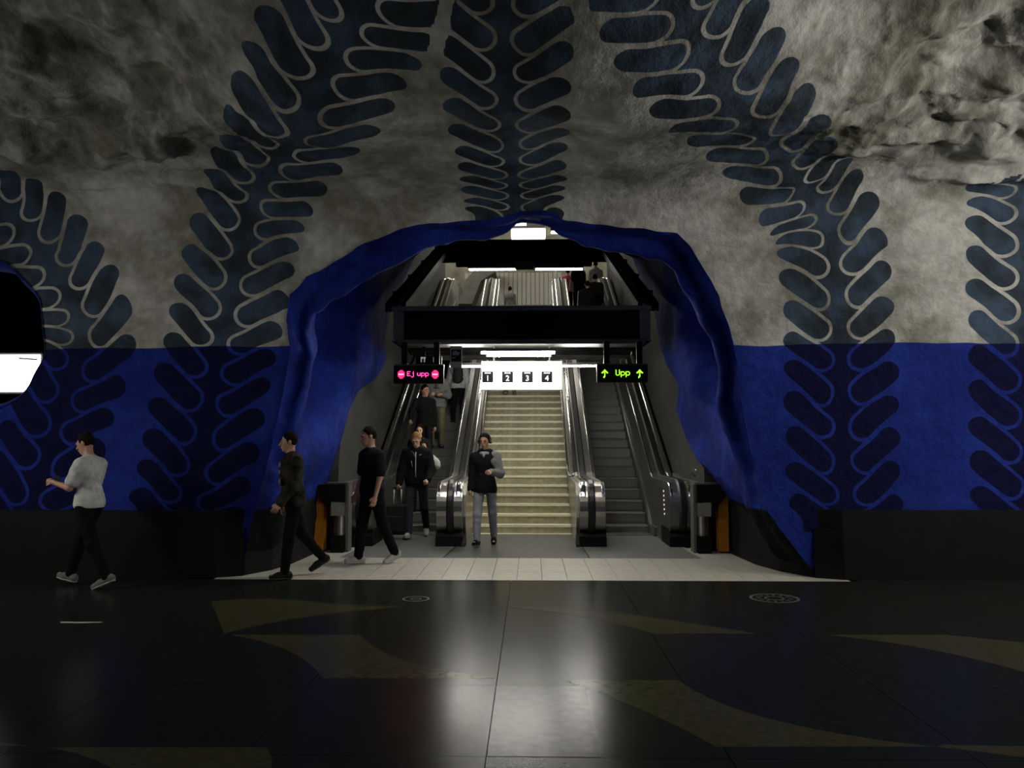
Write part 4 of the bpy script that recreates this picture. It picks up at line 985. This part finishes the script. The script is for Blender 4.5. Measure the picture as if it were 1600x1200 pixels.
    for sd in (-1, 1):
        blob('eye', HP(sd*.031, -.0885, .006), (.013, .010, .007), EYE)
        blob('eyebrow', HP(sd*.032, -.0945, .027), (.018, .008, .005), M('brow', (.015, .010, .008), .8) if hair and max(hair) < .1 else M('brow_fair', (.16, .09, .04), .8))
    blob('mouth', HP(0, -.101, -.062), (.022, .008, .0065), LIP)
    body['J'] = 0; del body['J']
    return body, J, HP, R, s
def part_sdf(name, body, m, fn, lo, hi, h=.008):
    G = SDF(lo, hi, h); fn(G); return link(name, G.mesh(name), m, body)
def world_pt(body, p): return np.array(Matrix.Rotation(body.rotation_euler.z, 3, 'Z') @ Vector(p)) + np.array(body.location)
def esc_y(i): return Y0 + .388*i + .20, .13 + .20*i + .001
def gx(px, d): return (px - 829)/F*d + CAM[0]

# -- man in white T-shirt, walking left with hands raised
b, J, HP, R, s = person('person in white T-shirt and dark trousers walking left with raised hands', (gx(137, 9.62), 9.62, 0), -98, 1.80, 'a', top=(.60, .60, .58), bottom=(.006, .006, .007), shoes=(.16, .16, .155), hair=(.010, .008, .007),
    legs=((24, 8), (-17, 12)), arms=((14, 5, 88, 10), (22, 6, 82, 14)), head=(4, 18), sleeve='short', top_len=-.035, loose=.022, grip=(.5, .5), lean=3)
p = (world_pt(b, J['wr0'] + J['fd0']*.10) + world_pt(b, J['wr1'] + J['fd1']*.10))/2
tag(MB().box(p[0]-.035, p[0]+.035, p[1]-.006, p[1]+.006, p[2]-.05, p[2]+.06).build('phone', M('phone_black', (.01, .01, .012), .3), bevel=.003), 'small dark phone held up by the person in white T-shirt', 'phone')
# -- man in dark camouflage hoodie
CAMO = mat('camouflage', (.026, .023, .016), .9, noise=.85, nscale=9, spec=.1)
b, J, HP, R, s = person('person in dark camouflage hoodie walking left past the left pier', (gx(458, 10.35), 10.35, 0), -60, 1.80, 'a', top=CAMO, bottom=(.005, .005, .006), shoes=(.012, .012, .012), hair=(.008, .007, .006),
    legs=((-20, 20), (9, 3)), arms=((-6, 6, 18, 0), (10, 6, 24, 4)), head=(-14, 4), top_len=.0, loose=.034, hood=True, lean=4)
PRINT = M('hoodie_print', (.13, .13, .13), .8)
for k, (zz, r1) in enumerate(((.07, .05), (-.02, .04), (-.14, .055))):
    c = J['chest'] + np.array([.03, -.148, zz]); part_sdf('chest_print', b, PRINT, lambda G: G.ell(c, (r1, .016, r1*.8)), c - .09, c + .09)
# -- man in black polo
b, J, HP, R, s = person('person in black polo shirt and pale shoes walking left', (gx(582, 11.5), 11.5, 0), -50, 1.88, 'a', top=(.007, .008, .012), bottom=(.005, .005, .006), shoes=(.36, .35, .31), hair=(.012, .010, .008),
    legs=((11, 4), (-14, 12)), arms=((6, 6, 14, 0), (0, 9, 16, 2)), head=(-18, 6), sleeve='short', top_len=-.03, loose=.030, lean=3, pant_w=1.08)
# -- blond man with suitcase stepping off the escalator
b4, J4, HP, R, s = person('person in black zip jacket and jeans stepping off the left escalator', (gx(652, 14.55), 14.55, .012), -4, 1.85, 'c', top=(.008, .008, .009), bottom=(.030, .034, .045), shoes=(.42, .42, .40), hair=(.30, .17, .06),
    legs=((14, 10), (-10, 24)), arms=((12, 14, 14, 0), (8, 16, 42, 12)), head=(0, 26), top_len=-.02, loose=.040, grip=(1, .9), lean=4, back_collar=True)
ZIP = M('zip_white', (.6, .6, .58), .5)
def surf_strip(name, body, J, pts, r, m, s=1.0): 
    mb = MB(); mb.tube([tuple(p) for p in pts], r, 6); return mb.build(name, m, body, local=True)
c = J4['chest']; fr = lambda zz: c[1] - (.148 if zz > -.2 else .15) - .004
surf_strip('zip', b4, J4, [c + np.array([.012, -.155, .13]), c + np.array([.014, -.167, .02]), c + np.array([.012, -.160, -.14]), c + np.array([.012, -.150, -.30])], .008, ZIP)
surf_strip('piping', b4, J4, [c + np.array([-.085, -.110, .15]), c + np.array([-.035, -.145, .12]), c + np.array([.008, -.158, .05])], .004, ZIP)
surf_strip('pocket_zip', b4, J4, [c + np.array([-.065, -.155, -.02]), c + np.array([-.045, -.160, -.13])], .005, ZIP)
surf_strip('chest_mark', b4, J4, [c + np.array([.07, -.140, .075]), c + np.array([.105, -.132, .09])], .006, ZIP)
w = world_pt(b4, J4['wr0'] + J4['fd0']*.085)
sx, sy_ = w[0], w[1] + .02
SC = thing('suitcase', 'black wheeled suitcase with raised handle held by person in zip jacket', 'suitcase', (sx - .05, sy_ + .05, 0))
SH = M('suitcase_black', (.008, .008, .009), .5, noise=.2, nscale=10)
MB().box(sx - .20, sx + .14, sy_ - .06, sy_ + .16, .08, .60).build('shell', SH, SC, bevel=.03)
MB().box(sx - .16, sx + .10, sy_ - .085, sy_ - .055, .14, .40).build('front_pocket', SH, SC, bevel=.01)
for dx in (-.085, .055):
    MB().tube([(sx + dx, sy_ + .03, .59), (sx + dx*.85, sy_ + .01, w[2])], .011, 8).build('handle_bar', M('pale_metal', (.7, .69, .66), .4, .3), SC)
MB().tube([(sx - .085, sy_ + .005, w[2] - .005), (sx + .06, sy_ + .005, w[2] - .005)], .016, 8).build('grip', BLACK, SC)
for dx in (-.17, .10):
    for dy in (-.03, .13): MB().tube([(sx + dx, sy_ + dy, .042), (sx + dx + .03, sy_ + dy, .042)], .040, 12).build('wheel', RUBBER, SC)
# -- man with headphones in the middle
b5, J5, HP5, R5, s5 = person('person with headphones, black vest and grey sleeve walking towards the viewer', (gx(758, 13.55), 13.55, .001), -6, 1.80, 'b', top=(.010, .010, .011), bottom=(.28, .29, .33), shoes=(.010, .010, .010), hair=(.008, .007, .006),
    legs=((13, 6), (-13, 10)), arms=((4, 7, 14, 0), (14, 16, 84, 40)), head=(-8, 4), top_len=.04, loose=.026, grip=(.3, .9), hood=True)
J, s = J5, s5
def grey_side(G):
    G.cone(J['sh1'], J['el1'], .086*s, .073*s, .03); G.cone(J['el1'], J['wr1'] - J['fd1']*.01, .073*s, .054*s, .03)
    G.cone(J['neck'] + [.05, .0, -.05], J['sh1'] - [.02, 0, .004], .064*s, .076*s, .05); G.cone(J['chest'] + [.11, -.015, .03], J['sh1'] + [-.05, -.01, -.01], .118*s, .09*s, .05, .92); G.folds(.008, 9, 5)
part_sdf('grey_sleeve', b5, M('hoodie_grey', (.19, .19, .19), .9, noise=.2, nscale=16, spec=.12), grey_side, J['chest'] + [-.1, -.55, -.40], J['sh1'] + [.35, .3, .2])
HPB = M('headphone_black', (.012, .012, .013), .4)
hp = MB(); hp.tube([tuple(HP5(.098*math.cos(t), .01, .03 + .108*math.sin(t))) for t in np.linspace(-.1, math.pi + .1, 13)], .011, 6); hb = hp.build('headphones', HPB, b5, local=True)
for sd in (-1, 1):
    mb = MB(); mb.tube([tuple(HP5(sd*.078, .01, .0)), tuple(HP5(sd*.112, .01, .0))], .036, 14); mb.build('ear_cup', HPB, hb, local=True)
    mb = MB(); mb.tube([tuple(HP5(sd*.110, .004, .005)), tuple(HP5(sd*.116, .004, .005))], .010, 8); mb.build('ear_cup_dot', M('cup_dot', (.5, .5, .5), .4), hb, local=True)
def scarf(G): G.cone(J['neck'] + [-.05, -.075, -.03], J['neck'] + [.05, -.075, -.03], .030, .030, .03); G.cone(J['neck'] + [-.01, -.085, -.04], J['chest'] + [-.0, -.135, .10], .030, .014, .03)
part_sdf('collar', b5, M('collar_grey', (.30, .30, .30), .8), scarf, J['neck'] - .25, J['neck'] + .2)
# -- people riding the left escalator
y, z = esc_y(1); b6, J6, HP, R, s = person('person in black top with white shoulder bag low on the left escalator', (gx(655, y), y, z), 4, 1.68, 'c', top=(.010, .010, .011), bottom=(.008, .008, .010), shoes=(.01, .01, .01), hair=(.008, .006, .005),
    legs=((2, 3), (0, 4)), arms=((4, 8, 20, 0), (22, 12, 112, 22)), head=(0, 6), long_hair=True, female=True, top_len=.04, grip=(.2, 1))
p = world_pt(b6, J6['wr1'] + J6['fd1']*.05)
BG = thing('handbag', 'white shoulder bag hanging behind the zip jacket on the left escalator', 'bag', (p[0] + .16, p[1] - .10, p[2] - .55))
q = np.array([p[0] + .16, p[1] - .10, p[2]])
G = SDF(q + [-.22, -.16, -.62], q + [.22, .16, .1], .010); G.cone(q + [-.03, 0, -.30], q + [.05, 0, -.36], .095, .11, .06, .55); G.cone(q + [-.01, 0, -.26], q + [-.06, 0, -.14], .08, .03, .05, .5); G.folds(.012, 9, 2)
me = G.mesh('bag'); me.transform(Matrix.Translation(-wloc(BG))); link('bag_body', me, M('bag_white', (.55, .54, .50), .7, noise=.08), BG)
MB().tube([tuple(q + [-.06, 0, -.15]), tuple((q + [-.06, 0, -.15] + p)/2 + [0, -.02, .02]), tuple(p + [.0, -.02, .0])], .012, 6).build('strap', M('bag_white', (0, 0, 0)), BG)
y, z = esc_y(5); b7, J7, HP, R, s = person('person in plain black sweater reaching for the left handrail of the escalator', (-2.10, y, z), 14, 1.76, 'a', top=(.008, .008, .009), bottom=(.012, .012, .016), shoes=(.01, .01, .01), hair=(.008, .007, .006),
    legs=((3, 4), (-2, 6)), arms=((34, 26, 8, 0), (2, 6, 10, 0)), head=(22, 4), top_len=.0, grip=(.6, .2))
y, z = esc_y(7); b8, J8, HP, R, s = person('person in grey sweatshirt and khaki trousers below the red sign', (gx(682, y), y, z), 4, 1.84, 'a', top=(.15, .15, .145), bottom=(.16, .14, .075), shoes=(.03, .03, .03), hair=(.02, .015, .01),
    legs=((3, 4), (-2, 6)), arms=((14, 14, 74, 46), (14, 14, 78, 46)), head=(0, 4), top_len=.0, loose=.04, grip=(.6, .6))
c = J8['chest'] + np.array([0, -.155, .03]); part_sdf('chest_print', b8, M('print_dark', (.03, .03, .03), .8), lambda G: (G.ell(c, (.045, .016, .05)), G.ell(c + [0, 0, -.05], (.075, .014, .022)))[0], c - .12, c + .12)
y, z = esc_y(10); b9, J9, HP, R, s = person('person in pale shirt with backpack standing back turned on the left escalator', (gx(722, y) - .10, y, z), 170, 1.66, 'a', top=(.46, .46, .45), bottom=(.010, .010, .013), shoes=(.02, .02, .02), hair=(.02, .015, .01),
    legs=((3, 4), (-2, 6)), arms=((4, 9, 14, 0), (4, 12, 16, 0)), head=(0, 4), top_len=.01, loose=.034)
BP = thing('backpack', 'dark backpack worn by the person in pale shirt on the escalator', 'bag', tuple(world_pt(b9, (0, .2, J9['pel'][2]))))
cc = world_pt(b9, J9['chest'] + np.array([-.03, .20, -.03]))
G = SDF(cc - .3, cc + .3, .012); G.cone(cc + [.02, 0, -.16], cc + [.02, 0, .13], .125, .105, .05, .6); G.folds(.01, 8, 6); me = G.mesh('pack'); me.transform(Matrix.Translation(-wloc(BP))); link('pack', me, M('pack_black', (.012, .012, .014), .7, noise=.2), BP)
for sd in (-.07, .10):
    MB().tube([tuple(cc + [sd, -.03, .14]), tuple(cc + [sd*1.2, .10, .20]), tuple(cc + [sd*1.3, .26, .12])], .016, 6).build('strap', M('pack_black', (0, 0, 0)), BP)
y, z = esc_y(12); person('person in dark clothes higher up the left escalator, partly hidden', (gx(697, y), y, z), 6, 1.74, 'a', top=(.010, .010, .012), bottom=(.010, .010, .012), shoes=(.28, .28, .27), hair=(.008, .007, .006), legs=((3, 4), (-2, 6)), arms=((4, 8, 40, 10), (10, 10, 60, 20)), h=.013)
# -- on the stairs behind the number sign
def stair_at(i): return 15.28 + RUN*i + .16, RISE*(i+1) + .001
y, z = stair_at(16); person('person in tan trousers on the stairs, hidden above by the number sign', (gx(797, y), y, z), 0, 1.70, 'a', top=(.03, .03, .03), bottom=(.26, .19, .10), shoes=(.30, .22, .13), hair=(.02, .015, .01), legs=((10, 6), (-4, 10)), h=.014)
y, z = stair_at(17); person('person in dark grey trousers on the stairs, hidden above by the sign', (gx(845, y), y, z), 0, 1.70, 'a', top=(.03, .03, .03), bottom=(.03, .03, .03), shoes=(.20, .20, .20), hair=(.02, .015, .01), legs=((8, 4), (-4, 8)), h=.014)
# -- upper hall
person('person in grey shirt seen from behind at the top of the stairs', (gx(797, 33), 33, ZT), 170, 1.74, 'a', top=(.16, .16, .15), bottom=(.02, .02, .02), hair=(.006, .005, .005), h=.016)
o12 = bpy.data.objects[[o.name for o in bpy.data.objects if o.get('category') == 'person'][-1]]
person('person in pink top and black trousers at the top of the right escalator', (gx(888, 29.2), 29.2, ZT), 170, 1.66, 'a', top=(.62, .07, .16), bottom=(.006, .006, .006), hair=(.012, .008, .007), female=True, h=.016, sleeve='short')
x = gx(893.5, 29.0); tag(MB().prism_y([(x-.10, ZT+.80), (x+.08, ZT+.76), (x+.06, ZT+1.12), (x-.06, ZT+1.22)], 28.75, 28.88).build('tote_bag', M('tote', (.62, .58, .44), .7), bevel=.02), 'cream shoulder bag beside the person in pink top', 'bag')
person('person in white hooded top among the group on the right escalator', (gx(932, 28.6), 28.6, ZT), 175, 1.80, 'a', top=(.55, .55, .54), bottom=(.02, .02, .02), hair=(.008, .006, .005), hood=True, h=.016)
person('person in black coat behind the group at the top right escalator', (gx(906, 28.4), 28.9, ZT), 178, 1.84, 'a', top=(.010, .010, .011), bottom=(.01, .01, .01), hair=(.006, .006, .005), h=.016)
y, z = esc_y(23); person('person in dark hooded jacket nearest on the upper right escalator', (gx(919, y), y, z), 176, 1.74, 'a', top=(.014, .014, .015), bottom=(.01, .01, .01), hair=(.006, .005, .005), hood=True, loose=.05, h=.014)
y, z = esc_y(25); person('person in charcoal jacket on the right edge of the upper right escalator', (2.16, y, z), 180, 1.70, 'a', top=(.035, .035, .036), bottom=(.01, .01, .01), hair=(.006, .005, .005), loose=.045, h=.014)
